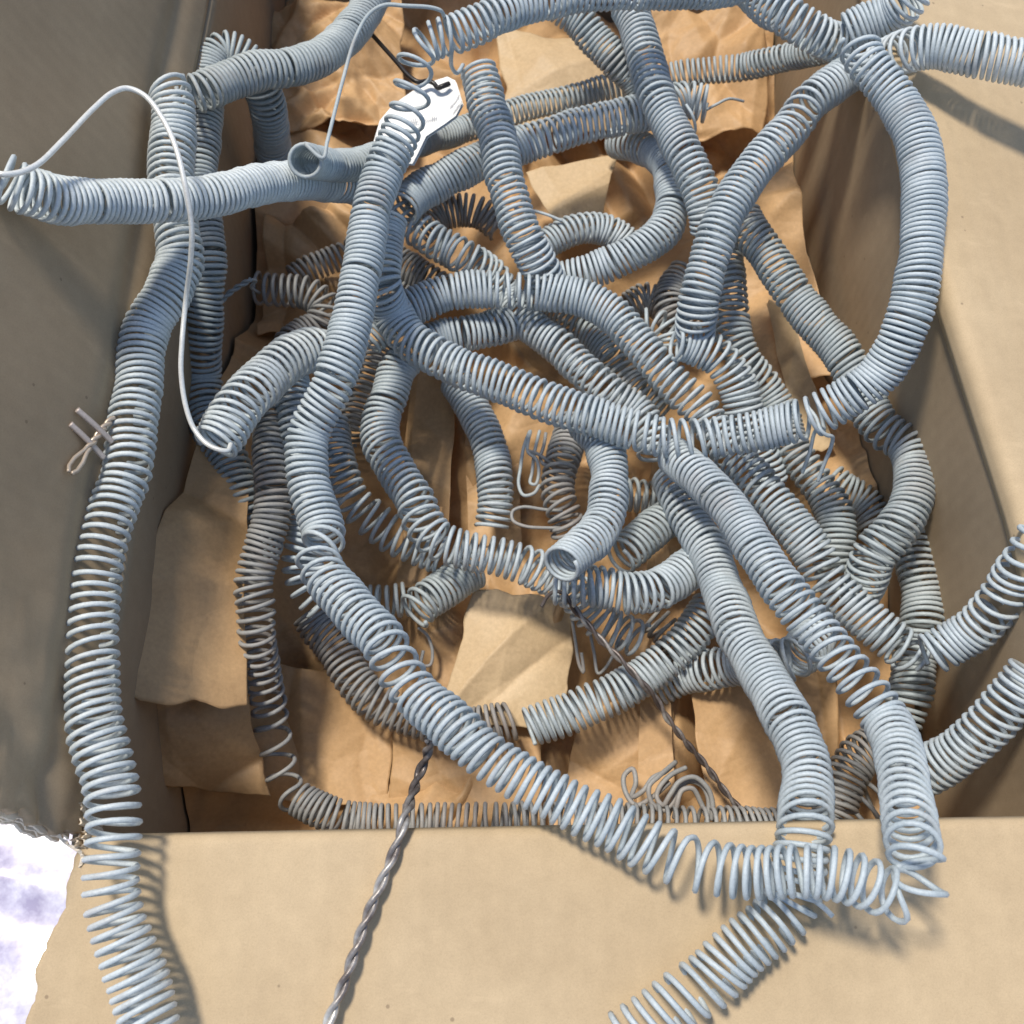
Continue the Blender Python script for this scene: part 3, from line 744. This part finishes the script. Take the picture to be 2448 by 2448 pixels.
spring("tight pale spring stretched level from the left edge of the photo", [(-18, 412, 11.2, 8.0), (8, 426, 11.0, 6.0), (45, 448, 10.6, 3.2), (100, 468, 9.9, 3.2), (150, 478, 9.2, 2.6), (220, 482, 8.3, 3.0), (300, 482, 7.2, 2.7), (380, 480, 6.3, 2.6), (450, 476, 5.4, 2.3), (520, 466, 4.6, 2.3), (580, 450, 3.7, 2.5), (650, 436, 2.2, 2.5), (720, 432, 0.4, 2.6), (790, 438, -1.6, 3.0), (850, 446, -3.4, 3.4)], M_PALE, R=8.8, k=1.0, wire=1.08)
# bright lead wire from that spring's end to the open end of the short spring
def wire_obj(name, label, cat, pts, r, mat, group=None, sides=8):
    c, _ = spline([P(*q) for q in pts], 0.0008)
    org = c[len(c) // 2].copy()
    v, f = tube_arrays(c - org, r / 1000.0, sides)
    o = mesh_obj(name, v, f, mat); o.location = org
    return tag(o, label, cat, group)
wire_obj("lead_wire", "bright bare wire arching from the left spring end down to the short open spring", "wire",
         [(-30, 400, 11.9), (0, 416, 12.2), (40, 414, 12.0), (85, 396, 11.7), (150, 336, 10.9), (225, 258, 9.8), (268, 222, 9.6), (303, 211, 9.4), (345, 228, 9.2), (388, 282, 8.9), (420, 352, 8.6), (443, 445, 8.0), (458, 540, 6.8), (456, 620, 5.4), (444, 720, 3.4), (435, 820, 2.6), (433, 890, 2.0), (444, 970, 1.3), (464, 1025, 0.8), (500, 1065, 0.7), (542, 1078, 0.5), (552, 1062, 0.1)],
         1.2, M_WHITE_WIRE)
spring("short pale spring with an open end leaning at the left of the pile", [(512, 1062, -0.8, 4.2), (535, 1028, -0.9, 3.6), (562, 985, -1.2, 5.0), (600, 940, -1.6, 3.4), (640, 900, -2.2, 3.6), (684, 862, -2.9, 3.9), (725, 840, -3.7, 4.2), (768, 842, -4.8, 5.2), (800, 870, -6.2, 5.2)], M_PALE, R=9.5)
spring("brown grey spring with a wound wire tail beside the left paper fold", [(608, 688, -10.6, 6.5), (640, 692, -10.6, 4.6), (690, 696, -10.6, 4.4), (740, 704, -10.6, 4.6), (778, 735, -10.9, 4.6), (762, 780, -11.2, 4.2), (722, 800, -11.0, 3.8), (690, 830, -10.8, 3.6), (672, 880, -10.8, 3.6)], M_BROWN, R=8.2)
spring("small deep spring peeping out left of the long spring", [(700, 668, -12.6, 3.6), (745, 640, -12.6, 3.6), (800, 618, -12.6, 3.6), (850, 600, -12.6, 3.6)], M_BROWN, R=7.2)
spring("spring running down beneath the long spring on the left", [(690, 900, -5.6, 3.8), (702, 950, -4.8, 3.4), (712, 1000, -4.8, 3.4), (722, 1060, -5.0, 3.6), (728, 1130, -5.4, 3.6), (738, 1200, -6.2, 3.8), (735, 1280, -7.0, 4.0), (722, 1340, -7.4, 4.6), (735, 1400, -7.8, 4.6), (775, 1450, -8.4, 4.6)], M_BLUE, R=8.6)
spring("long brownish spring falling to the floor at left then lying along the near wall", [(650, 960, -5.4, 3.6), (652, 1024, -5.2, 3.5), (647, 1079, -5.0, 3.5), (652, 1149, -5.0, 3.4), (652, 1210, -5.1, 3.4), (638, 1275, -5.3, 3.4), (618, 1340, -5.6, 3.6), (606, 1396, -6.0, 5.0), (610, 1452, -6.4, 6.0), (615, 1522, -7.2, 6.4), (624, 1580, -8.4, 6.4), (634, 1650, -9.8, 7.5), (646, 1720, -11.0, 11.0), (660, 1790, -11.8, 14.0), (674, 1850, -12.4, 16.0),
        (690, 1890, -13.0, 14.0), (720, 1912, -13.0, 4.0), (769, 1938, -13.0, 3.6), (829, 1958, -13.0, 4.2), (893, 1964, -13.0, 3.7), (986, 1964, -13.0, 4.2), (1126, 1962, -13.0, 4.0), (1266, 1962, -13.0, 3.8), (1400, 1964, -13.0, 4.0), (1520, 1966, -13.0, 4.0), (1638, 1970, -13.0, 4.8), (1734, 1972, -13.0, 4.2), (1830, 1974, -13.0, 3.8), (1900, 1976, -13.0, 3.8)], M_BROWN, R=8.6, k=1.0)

# --- centre
spring("blue grey spring curving down through the centre left opening", [(975, 850, -8.4, 3.2), (950, 885, -8.6, 2.9), (930, 950, -8.8, 3.0), (910, 1000, -8.9, 4.2), (912, 1056, -8.9, 3.8), (935, 1105, -8.8, 4.0), (963, 1154, -8.7, 4.2), (992, 1196, -8.6, 4.6), (1008, 1238, -8.6, 6.0), (1040, 1285, -8.6, 5.2), (1085, 1308, -8.6, 4.2), (1135, 1320, -8.6, 4.0), (1196, 1333, -8.6, 3.9), (1256, 1350, -8.8, 4.2), (1310, 1375, -9.4, 4.4), (1362, 1402, -10.2, 4.2), (1400, 1450, -11.2, 4.6), (1440, 1490, -11.8, 5.6), (1489, 1512, -12.0, 5.6), (1532, 1530, -12.4, 4.6)], M_BLUE, R=8.9)
spring("stretched spring emerging under the long spring at centre left", [(790, 1010, -10.2, 3.6), (800, 1080, -10.3, 3.6), (818, 1145, -10.2, 4.0), (845, 1200, -10.4, 6.0), (900, 1250, -10.8, 8.0), (955, 1285, -11.0, 6.5), (1010, 1310, -11.2, 5.0), (1060, 1330, -11.4, 4.6)], M_BLUE, R=9.0)
spring("pinkish brown spring strip deep beside the long spring", [(905, 830, -12.0, 3.8), (890, 880, -12.0, 3.8), (868, 935, -12.0, 3.8), (848, 990, -12.0, 3.8), (830, 1045, -12.0, 3.8)], M_BROWN, R=8.4)
spring("slanting spring behind the long cross strand near the paper fold", [(1085, 905, -11.6, 3.2), (1117, 954, -11.4, 3.2), (1152, 1019, -11.4, 3.4), (1172, 1079, -11.4, 3.6), (1182, 1135, -11.4, 3.6), (1184, 1196, -11.6, 3.8), (1175, 1262, -12.0, 4.6)], M_BLUE, R=8.4)
spring("grey brown spring left of the open ended one in the centre", [(1372, 1010, -11.4, 3.6), (1356, 1060, -11.2, 3.6), (1340, 1126, -11.0, 3.8), (1334, 1173, -11.0, 4.4), (1348, 1229, -11.2, 4.4), (1358, 1275, -11.8, 4.0)], M_BROWN, R=8.2)
spring("open ended spring whose round mouth faces up in the centre", [(1400, 1010, -7.6, 3.2), (1438, 1061, -7.2, 2.9), (1457, 1117, -7.0, 2.7), (1457, 1173, -6.8, 2.7), (1448, 1229, -6.4, 4.2), (1428, 1272, -5.8, 3.6), (1395, 1306, -5.2, 3.2), (1358, 1336, -4.6, 3.0), (1342, 1350, -4.3, 3.0)], M_BLUE, R=9.0, k=1.04, wire=1.12)
spring("short spring slanting right behind the open ended one", [(1478, 1338, -9.6, 5.2), (1522, 1300, -9.9, 4.4), (1569, 1258, -10.2, 3.7), (1620, 1224, -10.6, 3.6), (1665, 1195, -11.0, 3.6)], M_GREY, R=8.6)
spring("sagging spring right of the open mouth curving up to the right", [(1320, 1395, -7.6, 4.2), (1391, 1401, -7.8, 4.2), (1443, 1405, -8.0, 4.2), (1499, 1417, -8.2, 4.2), (1569, 1410, -8.5, 4.0), (1620, 1380, -9.0, 3.4), (1671, 1342, -9.6, 3.0), (1710, 1300, -10.4, 3.2)], M_BLUE, R=9.2)
spring("cut spring lying on the paper with its mouth facing left", [(1262, 1738, -12.0, 4.0), (1300, 1726, -12.0, 3.6), (1350, 1710, -12.0, 3.7), (1405, 1685, -12.0, 4.2), (1475, 1655, -12.0, 4.6), (1536, 1618, -12.0, 4.0), (1592, 1576, -12.0, 4.0), (1640, 1530, -12.0, 4.0), (1680, 1480, -12.0, 3.8), (1705, 1430, -12.0, 3.6)], M_BLUE, R=10.0, k=1.0)
spring("low spring half hidden beneath the two parallel right hand springs", [(1560, 1648, -14.2, 4.2), (1640, 1612, -13.6, 4.0), (1700, 1600, -12.8, 4.0), (1770, 1590, -11.6, 4.2), (1850, 1582, -9.0, 4.4), (1890, 1576, -8.6, 4.2), (1930, 1545, -9.4, 4.0), (1960, 1500, -10.6, 4.0)], M_BLUE, R=9.2)
spring("small cut spring below the centre left opening", [(985, 1466, -10.8, 4.4), (1015, 1440, -11.0, 4.2), (1055, 1412, -11.4, 3.6), (1095, 1384, -11.8, 3.4), (1140, 1360, -12.2, 3.6)], M_GREY, R=8.8)
spring("few loose turns of spring seen behind the long spring", [(880, 1440, -12.4, 4.6), (915, 1440, -12.4, 4.6), (950, 1436, -12.4, 4.6), (980, 1430, -12.4, 4.6)], M_GREY, R=8.0)
spring("grey spring lying on paper and passing under the near sweep", [(742, 1465, -12.6, 4.4), (762, 1498, -12.8, 3.4), (792, 1535, -12.9, 3.4), (825, 1590, -13.0, 3.6), (858, 1640, -13.0, 3.7), (905, 1682, -13.0, 3.8), (975, 1712, -13.0, 3.8), (1060, 1732, -13.0, 4.0), (1130, 1738, -13.0, 4.2), (1185, 1730, -13.0, 4.2), (1225, 1722, -13.0, 4.6)], M_BROWN, R=9.8, k=1.02)
# --- right of centre
spring("long spring descending left of its parallel twin and out over the near flap", [(1600, 1135, -9.6, 3.6), (1627, 1196, -9.0, 3.6), (1655, 1256, -8.6, 3.5), (1692, 1315, -8.0, 3.3), (1718, 1382, -7.2, 3.3), (1742, 1452, -6.3, 3.3), (1767, 1522, -5.4, 3.4), (1809, 1592, -4.6, 3.5), (1846, 1655, -3.6, 3.5), (1876, 1710, -2.8, 4.0), (1905, 1765, -2.1, 4.0), (1923, 1815, -1.5, 3.7), (1931, 1868, -0.8, 3.6), (1928, 1921, -0.1, 3.6), (1925, 1975, 0.6, 4.0),
        (1915, 2030, 0.7, 4.4), (1905, 2100, 0.5, 4.4), (1885, 2168, 0.35, 4.0), (1848, 2205, 0.3, 3.7), (1800, 2247, 0.2, 3.7), (1748, 2293, 0.1, 3.9), (1702, 2340, 0.0, 4.6), (1641, 2382, -0.1, 5.0), (1585, 2420, -0.2, 4.0), (1500, 2480, -0.4, 4.6)], M_BLUE, R=9.3, k=1.05)
spring("short bent spring turning under the end of the kinked one", [(1612, 815, -6.4, 6.0), (1645, 822, -6.6, 3.6), (1680, 835, -6.8, 4.0), (1712, 852, -7.0, 4.2), (1742, 885, -7.4, 3.6), (1766, 930, -7.9, 3.3), (1780, 985, -8.6, 3.4), (1800, 1050, -9.8, 3.4), (1825, 1100, -10.6, 3.4), (1842, 1160, -11.4, 3.8)], M_BLUE, R=8.8)
spring("greyish spring running beside it to the right and down into the dark", [(1728, 600, -8.8, 3.4), (1740, 660, -8.6, 3.4), (1748, 740, -8.6, 3.4), (1756, 810, -8.8, 3.6), (1785, 872, -9.2, 3.6), (1828, 925, -9.8, 3.4), (1865, 990, -10.2, 3.4), (1890, 1065, -10.4, 3.6), (1935, 1130, -10.6, 4.4), (1978, 1190, -10.6, 3.4), (2000, 1240, -10.6, 2.9), (1998, 1295, -10.7, 2.9), (1990, 1350, -11.0, 3.0), (2002, 1400, -11.6, 3.2)], M_GREY, R=8.6)
spring("spring slanting down to the right wall then kinking back inward", [(1768, 505, -6.4, 3.6), (1790, 548, -6.4, 3.6), (1827, 595, -6.4, 3.3), (1865, 655, -6.4, 3.2), (1911, 722, -6.6, 2.9), (1958, 782, -6.8, 2.9), (2014, 845, -7.0, 3.0), (2052, 920, -7.4, 3.4), (2084, 990, -7.6, 3.6), (2121, 1033, -7.4, 4.4), (2165, 1065, -7.0, 3.8), (2186, 1117, -6.8, 2.8), (2186, 1173, -6.6, 2.7), (2167, 1229, -6.6, 2.8), (2130, 1280, -6.7, 3.0), (2088, 1330, -7.2, 3.4), (2070, 1382, -8.2, 3.6), (2052, 1430, -9.6, 3.6)], M_GREY, R=9.0)
spring("short grey spring joining two others in the right hand hollow", [(1985, 1150, -12.6, 3.6), (2014, 1175, -12.6, 3.4), (2060, 1198, -12.6, 3.4), (2085, 1235, -12.7, 3.8), (2098, 1280, -12.8, 3.8)], M_GREY, R=8.8)
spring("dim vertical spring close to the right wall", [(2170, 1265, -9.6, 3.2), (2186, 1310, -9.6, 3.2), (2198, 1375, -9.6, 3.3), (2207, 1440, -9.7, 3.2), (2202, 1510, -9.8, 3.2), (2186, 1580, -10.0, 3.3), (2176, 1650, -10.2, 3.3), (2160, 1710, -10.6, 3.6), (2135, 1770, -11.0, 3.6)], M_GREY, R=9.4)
spring("loose ended spring rising over the right rim", [(2212, 1568, -4.8, 6.0), (2235, 1560, -4.6, 5.0), (2270, 1540, -4.2, 3.0), (2310, 1518, -3.7, 2.8), (2350, 1485, -3.0, 4.4), (2390, 1440, -2.0, 5.0), (2425, 1390, -1.0, 5.6), (2462, 1330, 0.4, 6.0), (2500, 1270, 1.4, 6.0)], M_BLUE, R=9.8, k=1.0)
spring("lower right spring slanting up and out of the photo", [(2120, 1885, -7.0, 4.0), (2180, 1860, -6.4, 4.0), (2232, 1835, -5.6, 3.9), (2293, 1795, -4.6, 3.9), (2363, 1734, -3.4, 4.0), (2415, 1676, -2.4, 4.2), (2470, 1605, -1.4, 4.2)], M_BLUE, R=9.9, k=1.0)
spring("brownish spring dropping towards the near wall behind the steep strands", [(2130, 1765, -12.4, 3.6), (2090, 1785, -12.4, 3.6), (2051, 1813, -12.4, 3.6), (2026, 1855, -12.4, 3.6), (2008, 1905, -12.4, 3.6), (1990, 1960, -12.4, 3.8), (1960, 2020, -12.4, 3.8)], M_BROWN, R=9.8, k=1.02)
spring("wide loose turns of wire by the near wall at right", [(2125, 1900, -12.6, 9.0), (2085, 1925, -12.8, 9.0), (2045, 1955, -13.0, 8.0), (2010, 1985, -13.2, 8.0)], M_BROWN, R=9.0)
spring("curled brownish spring in the hollow right of centre", [(1640, 650, -11.0, 3.6), (1612, 682, -11.0, 3.6), (1600, 725, -11.0, 3.6), (1612, 770, -11.2, 3.8), (1645, 800, -11.6, 4.0)], M_BROWN, R=8.4)
spring("dark curled spring end under the hooked one", [(1500, 735, -12.2, 3.8), (1545, 715, -12.0, 3.8), (1590, 735, -12.0, 3.8), (1620, 780, -12.2, 3.8)], M_BROWN, R=8.2)
spring("loose turns of spring just right of the bright diagonal", [(1530, 778, -9.8, 5.0), (1560, 775, -9.6, 6.0), (1592, 790, -9.4, 5.0), (1604, 822, -9.6, 3.6)], M_BLUE, R=8.0)
spring("deep spring crossing behind the slanting short one", [(1470, 1180, -13.2, 4.2), (1530, 1185, -13.2, 4.4), (1590, 1200, -13.2, 4.4), (1640, 1230, -13.2, 4.4)], M_GREY, R=8.0)
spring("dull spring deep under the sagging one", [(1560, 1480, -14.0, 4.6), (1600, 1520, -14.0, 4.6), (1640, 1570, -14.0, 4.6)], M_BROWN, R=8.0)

# ------------------------------------------------------------------ twisted leads, squashed coil, loose wires
def twisted(name, label, pts, r, lead_r, turns_per_m, mats, tip0=None, tip1=None):
    c, s = spline([P(*q) for q in pts], 0.0007)
    T, N, B = frames(c)
    org = c[len(c) // 2].copy()
    root = empty(name, org)
    tag(root, label, "twisted wire", "twisted spring leads")
    for k in range(2):
        th = s * 2 * math.pi * turns_per_m + k * math.pi + 0.5 * np.sin(s * 60)
        h = c + lead_r / 1000 * (np.cos(th)[:, None] * N + np.sin(th)[:, None] * B)
        if tip0 and k == 0:
            t, _ = spline([*[P(*q) for q in tip0[::-1]], h[0]], 0.0007); h = np.vstack([t[:-1], h])
        v, f = tube_arrays(h - org, r / 1000, 7)
        mesh_obj("strand", v, f, mats[k], root)
    return root
twisted("twisted_lead", "dark burnt twisted lead hanging over the near flap", [(1028, 1770, 0.2), (1018, 1810, -1.2), (1003, 1850, -1.6), (985, 1905, -0.6), (965, 1965, 0.5), (948, 2020, 0.45), (922, 2085, 0.35), (895, 2150, 0.25), (870, 2212, 0.15), (845, 2285, 0.0), (822, 2350, -0.1), (800, 2405, -0.2), (770, 2480, -0.4)], 1.25, 1.15, 46, [M_TWIST, M_TWIST])
twisted("twisted_lead", "long thin twisted lead slanting from the pale paper pad to the near wall", [(1348, 1424, -8.2), (1382, 1466, -8.8), (1438, 1531, -9.4), (1489, 1582, -9.8), (1536, 1634, -10.2), (1568, 1671, -10.8), (1592, 1712, -11.4), (1640, 1775, -12.2), (1685, 1827, -12.8), (1734, 1893, -13.4), (1781, 1949, -13.8), (1815, 1985, -14.0)], 1.05, 1.0, 48, [M_RUST, M_TWIST],
        tip0=[(1330, 1414, -8.0), (1312, 1422, -8.2), (1294, 1450, -8.6)])
twisted("twisted_lead", "short light twisted lead beside the dark left wall", [(600, 668, -7.8), (572, 684, -8.0), (545, 704, -8.2), (515, 736, -8.4), (488, 765, -8.6), (462, 788, -8.8), (440, 812, -9.0)], 0.95, 0.9, 90, [M_GREY, M_GREY])
wire_obj("loose_wire", "bent wire tip joining the short twisted lead to its brown spring", "wire", [(600, 668, -7.8), (612, 672, -8.4), (600, 684, -8.8), (606, 692, -9.6), (620, 700, -10.4)], 0.9, M_GREY)

# squashed flattened coil by the near wall
sq = [(1600, 1870, -13.2), (1560, 1905, -13.0), (1520, 1925, -12.9), (1496, 1895, -13.0), (1492, 1855, -13.1), (1512, 1838, -13.0), (1520, 1870, -12.9), (1510, 1905, -13.1), (1538, 1890, -12.7), (1560, 1860, -12.7), (1590, 1845, -12.9), (1615, 1822, -13.2), (1575, 1856, -12.5), (1552, 1880, -12.4), (1556, 1915, -12.6), (1582, 1938, -12.8), (1608, 1920, -12.7), (1622, 1885, -12.6), (1650, 1868, -12.7),
      (1680, 1880, -12.8), (1694, 1915, -13.0), (1690, 1950, -13.2), (1676, 1920, -12.9), (1655, 1885, -12.4), (1630, 1890, -12.3), (1618, 1925, -12.4), (1612, 1955, -13.0)]
wire_obj("flattened_coil", "squashed flat brown coil lying in S shaped waves behind the near rim", "spring", sq, 1.35, M_BROWN)
sq2 = [(1640, 1835, -13.2), (1605, 1852, -12.9), (1578, 1880, -12.8), (1570, 1905, -12.9), (1585, 1925, -12.6), (1602, 1900, -12.2), (1625, 1868, -12.1), (1660, 1858, -12.2), (1692, 1885, -12.4), (1704, 1925, -12.8), (1700, 1960, -13.2)]
wire_obj("flattened_coil", "outer loose wave of brown wire around the squashed flat coil", "spring", sq2, 1.35, M_BROWN)

# pulled-open wire loops in the centre
wire_obj("loose_wire", "tall narrow pulled open wire loop above the central rings", "wire",
         [(1290, 1030, -11.4), (1278, 1080, -11.0), (1272, 1130, -10.8), (1268, 1155, -10.8), (1280, 1158, -10.8), (1288, 1130, -10.7), (1282, 1098, -10.6), (1262, 1080, -10.6), (1268, 1030, -11.2), (1252, 1070, -10.7), (1244, 1120, -10.5), (1240, 1160, -10.5), (1252, 1184, -10.5), (1275, 1180, -10.5), (1290, 1160, -10.8)], 1.0, M_GREY)
wire_obj("loose_wire", "crossed pair of short wires left of the central grey brown spring", "wire",
         [(1305, 1035, -11.0), (1300, 1065, -10.9), (1292, 1095, -10.8), (1300, 1110, -10.6), (1320, 1112, -10.8), (1285, 1085, -10.4), (1262, 1078, -10.6)], 1.0, M_BROWN)
wire_obj("loose_wire", "flat oval wire loop pulled out sideways below the tall loop", "wire",
         [(1345, 1222, -11.2), (1300, 1218, -11.0), (1250, 1212, -10.9), (1226, 1222, -10.9), (1226, 1244, -10.9), (1255, 1258, -10.9), (1305, 1262, -11.0), (1350, 1262, -11.4)], 1.0, M_BROWN)
# hook under the looping spring
wire_obj("loose_wire", "double bent hook of wire hanging below the big loop at right", "wire",
         [(1928, 970, -3.2), (1950, 998, -3.0), (1962, 1028, -3.1), (1976, 1040, -3.3), (1990, 1044, -3.6), (1986, 1070, -4.4), (1972, 1105, -5.2), (1955, 1150, -6.2)], 1.05, M_BLUE)
wire_obj("loose_wire", "thin wire leg beside the bent hook at right", "wire", [(1972, 1024, -3.6), (1950, 1030, -4.2), (1936, 1080, -5.2), (1918, 1130, -6.4)], 1.0, M_BLUE)
wire_obj("loose_wire", "straight stray wire tip poking from the central upright spring", "wire", [(1230, 498, -8.4), (1275, 504, -8.2), (1310, 514, -8.2), (1344, 528, -8.4)], 0.9, M_BLUE)
wire_obj("loose_wire", "stray wire tip right of the frayed cut spring", "wire", [(1690, 262, -7.4), (1712, 250, -7.6), (1745, 236, -8.0), (1778, 242, -8.4)], 0.9, M_BLUE)
wire_obj("loose_wire", "short wire end below the near sweep over the twin spring", "wire", [(1925, 2120, 1.6), (1945, 2150, 1.1), (1972, 2172, 0.8), (1990, 2190, 0.7)], 1.05, M_PALE)
wire_obj("loose_wire", "curved wire drooping beside the steep spring at upper right", "wire", [(1640, 250, -3.8), (1655, 275, -4.0), (1662, 310, -4.8), (1650, 340, -5.6)], 0.95, M_BLUE)
wire_obj("loose_wire", "pair of fallen wire turns right of the pale paper pad, left piece", "wire", [(1366, 1470, -11.6), (1375, 1530, -12.4), (1385, 1590, -13.0), (1395, 1608, -13.2), (1390, 1560, -12.6)], 0.95, M_BROWN)
wire_obj("loose_wire", "long narrow wire loop right of the pale paper pad, right piece", "wire", [(1408, 1500, -12.4), (1420, 1560, -12.9), (1430, 1610, -13.2), (1445, 1600, -13.0), (1470, 1560, -12.6), (1490, 1530, -12.2)], 0.95, M_BROWN)
wire_obj("loose_wire", "brown wire loop hanging below the small cut spring", "wire", [(1000, 1500, -12.6), (1022, 1520, -13.0), (1034, 1560, -13.4), (1028, 1590, -13.6), (1008, 1588, -13.6), (1012, 1555, -13.4)], 0.95, M_BROWN)

# fastener poking through the left flap
clip = empty("wire_fastener", tuple(P(225, 1050, 0.8)))
tag(clip, "twisted rusty wire fastener with two straight prongs poking through the left flap", "fastener")
def clip_part(name, pts, r, mat):
    c, _ = spline([P(*q) for q in pts], 0.0006)
    v, f = tube_arrays(c - P(225, 1050, 0.8), r / 1000, 7)
    return mesh_obj(name, v, f, mat, clip)
clip_part("prong", [(184, 979, 4.4), (222, 1012, 3.7), (268, 1056, 2.7)], 1.35, M_PINK)
clip_part("prong", [(168, 1013, 4.4), (205, 1048, 3.7), (248, 1094, 2.7)], 1.35, M_PINK)
clip_part("cross_wire", [(272, 1045, 1.9), (255, 1068, 1.9), (240, 1088, 2.0)], 0.8, M_PINK)
c0 = [(270, 998, 2.7), (255, 1015, 2.9), (238, 1035, 3.2), (220, 1060, 3.4), (200, 1085, 3.7), (185, 1105, 3.9), (168, 1130, 4.2)]
for k in range(2):
    c, s = spline([P(*q) for q in c0], 0.0005)
    T, N, B_ = frames(c)
    th = np.minimum(s, 0.022) * 2 * math.pi * 110 + k * math.pi
    h = c + (0.0007 + 0.0012 * np.clip((s - 0.024) / 0.006, 0, 1)[:, None] * np.clip((s[-1] - s) / 0.003, 0, 1)[:, None]) * (np.cos(th)[:, None] * N + np.sin(th)[:, None] * B_)
    v, f = tube_arrays(h - P(225, 1050, 0.8), 0.00095, 6)
    mesh_obj("twist_strand", v, f, M_BRASS, clip)

# ------------------------------------------------------------------ white tag with black tie
tagroot = empty("paper_tag", tuple(P(1010, 260, -4.2)))
tag(tagroot, "white paper tag with clipped corners and faint print under the stretched rings", "tag")
org = P(1010, 260, -4.2)
TAGP = [(1074, 178), (1094, 188), (1103, 215), (1112, 246), (1095, 278), (1068, 298), (1020, 330), (1000, 372), (985, 400), (878, 392), (886, 345), (902, 290), (935, 250), (985, 215), (1030, 192)]
HOLE = (994, 205)
def tag_layer(name, dz, shrink, mat, dx=0):
    pts = [P(cx, cy, -4.0 + dz + 0.012 * (cx - 990) / 10) for cx, cy in [(1000 + (x - 1000) * shrink + dx, 280 + (y - 280) * shrink + dx) for x, y in TAGP]]
    cen = np.mean(pts, axis=0)
    V = []; F = []
    n = len(pts)
    # three rings to give the card a gentle curl
    for k, t in enumerate((1.0, 0.66, 0.33)):
        for p in pts:
            q = cen + (np.array(p) - cen) * t
            q[2] += -0.002 * (1 - t) ** 2
            V.append(q - org)
    V.append(cen - np.array([0, 0, 0.002]) - org)
    for k in range(2):
        for i in range(n):
            F.append((k * n + i, k * n + (i + 1) % n, (k + 1) * n + (i + 1) % n, (k + 1) * n + i))
    for i in range(n):
        F.append((2 * n + i, 2 * n + (i + 1) % n, 3 * n))
    o = mesh_obj(name, V, F, mat, tagroot, False)
    s = o.modifiers.new("thickness", 'SOLIDIFY'); s.thickness = 0.0004
    return o
tag_layer("tag_card", 0.0, 0.94, M_TAG)
tag_layer("tag_card", -0.25, 0.93, M_TAG, dx=4)
# faint illegible print strokes along the lower and right edges
V, F = [], []
rng = np.random.default_rng(9)
for (x0, y0, x1, y1, n) in ((975, 296, 1045, 288, 14), (1075, 262, 1096, 236, 9), (1082, 275, 1102, 250, 8)):
    for i in range(n):
        t = (i + 0.2) / n
        x = x0 + (x1 - x0) * t; y = y0 + (y1 - y0) * t
        ln = rng.uniform(6, 12); w = rng.uniform(1.0, 2.2)
        b = len(V)
        for (ax, ay) in ((0, 0), (w, 0), (w + 2, -ln), (2, -ln)):
            V.append(P(x + ax, y + ay, -3.93 + 0.012 * (x - 990) / 10) - org)
        F.append((b, b + 1, b + 2, b + 3))
o = mesh_obj("faded_print", V, F, M_INK, tagroot, False)
c, _ = spline([P(*q) for q in [(880, 72, -5.4), (905, 100, -4.2), (949, 149, -3.4), (978, 182, -3.3), (1000, 196, -3.3), (1024, 194, -3.4), (1038, 200, -3.4), (1046, 210, -3.5), (1058, 206, -3.4), (1074, 200, -3.5)]], 0.0008)
v, f = tube_arrays(c - P(980, 180, -5), 0.0015, 6)
o = mesh_obj("cable_tie", v, f, M_BLACK); o.location = P(980, 180, -5)
tag(o, "thin black cable tie threaded over the white tag", "cable tie")
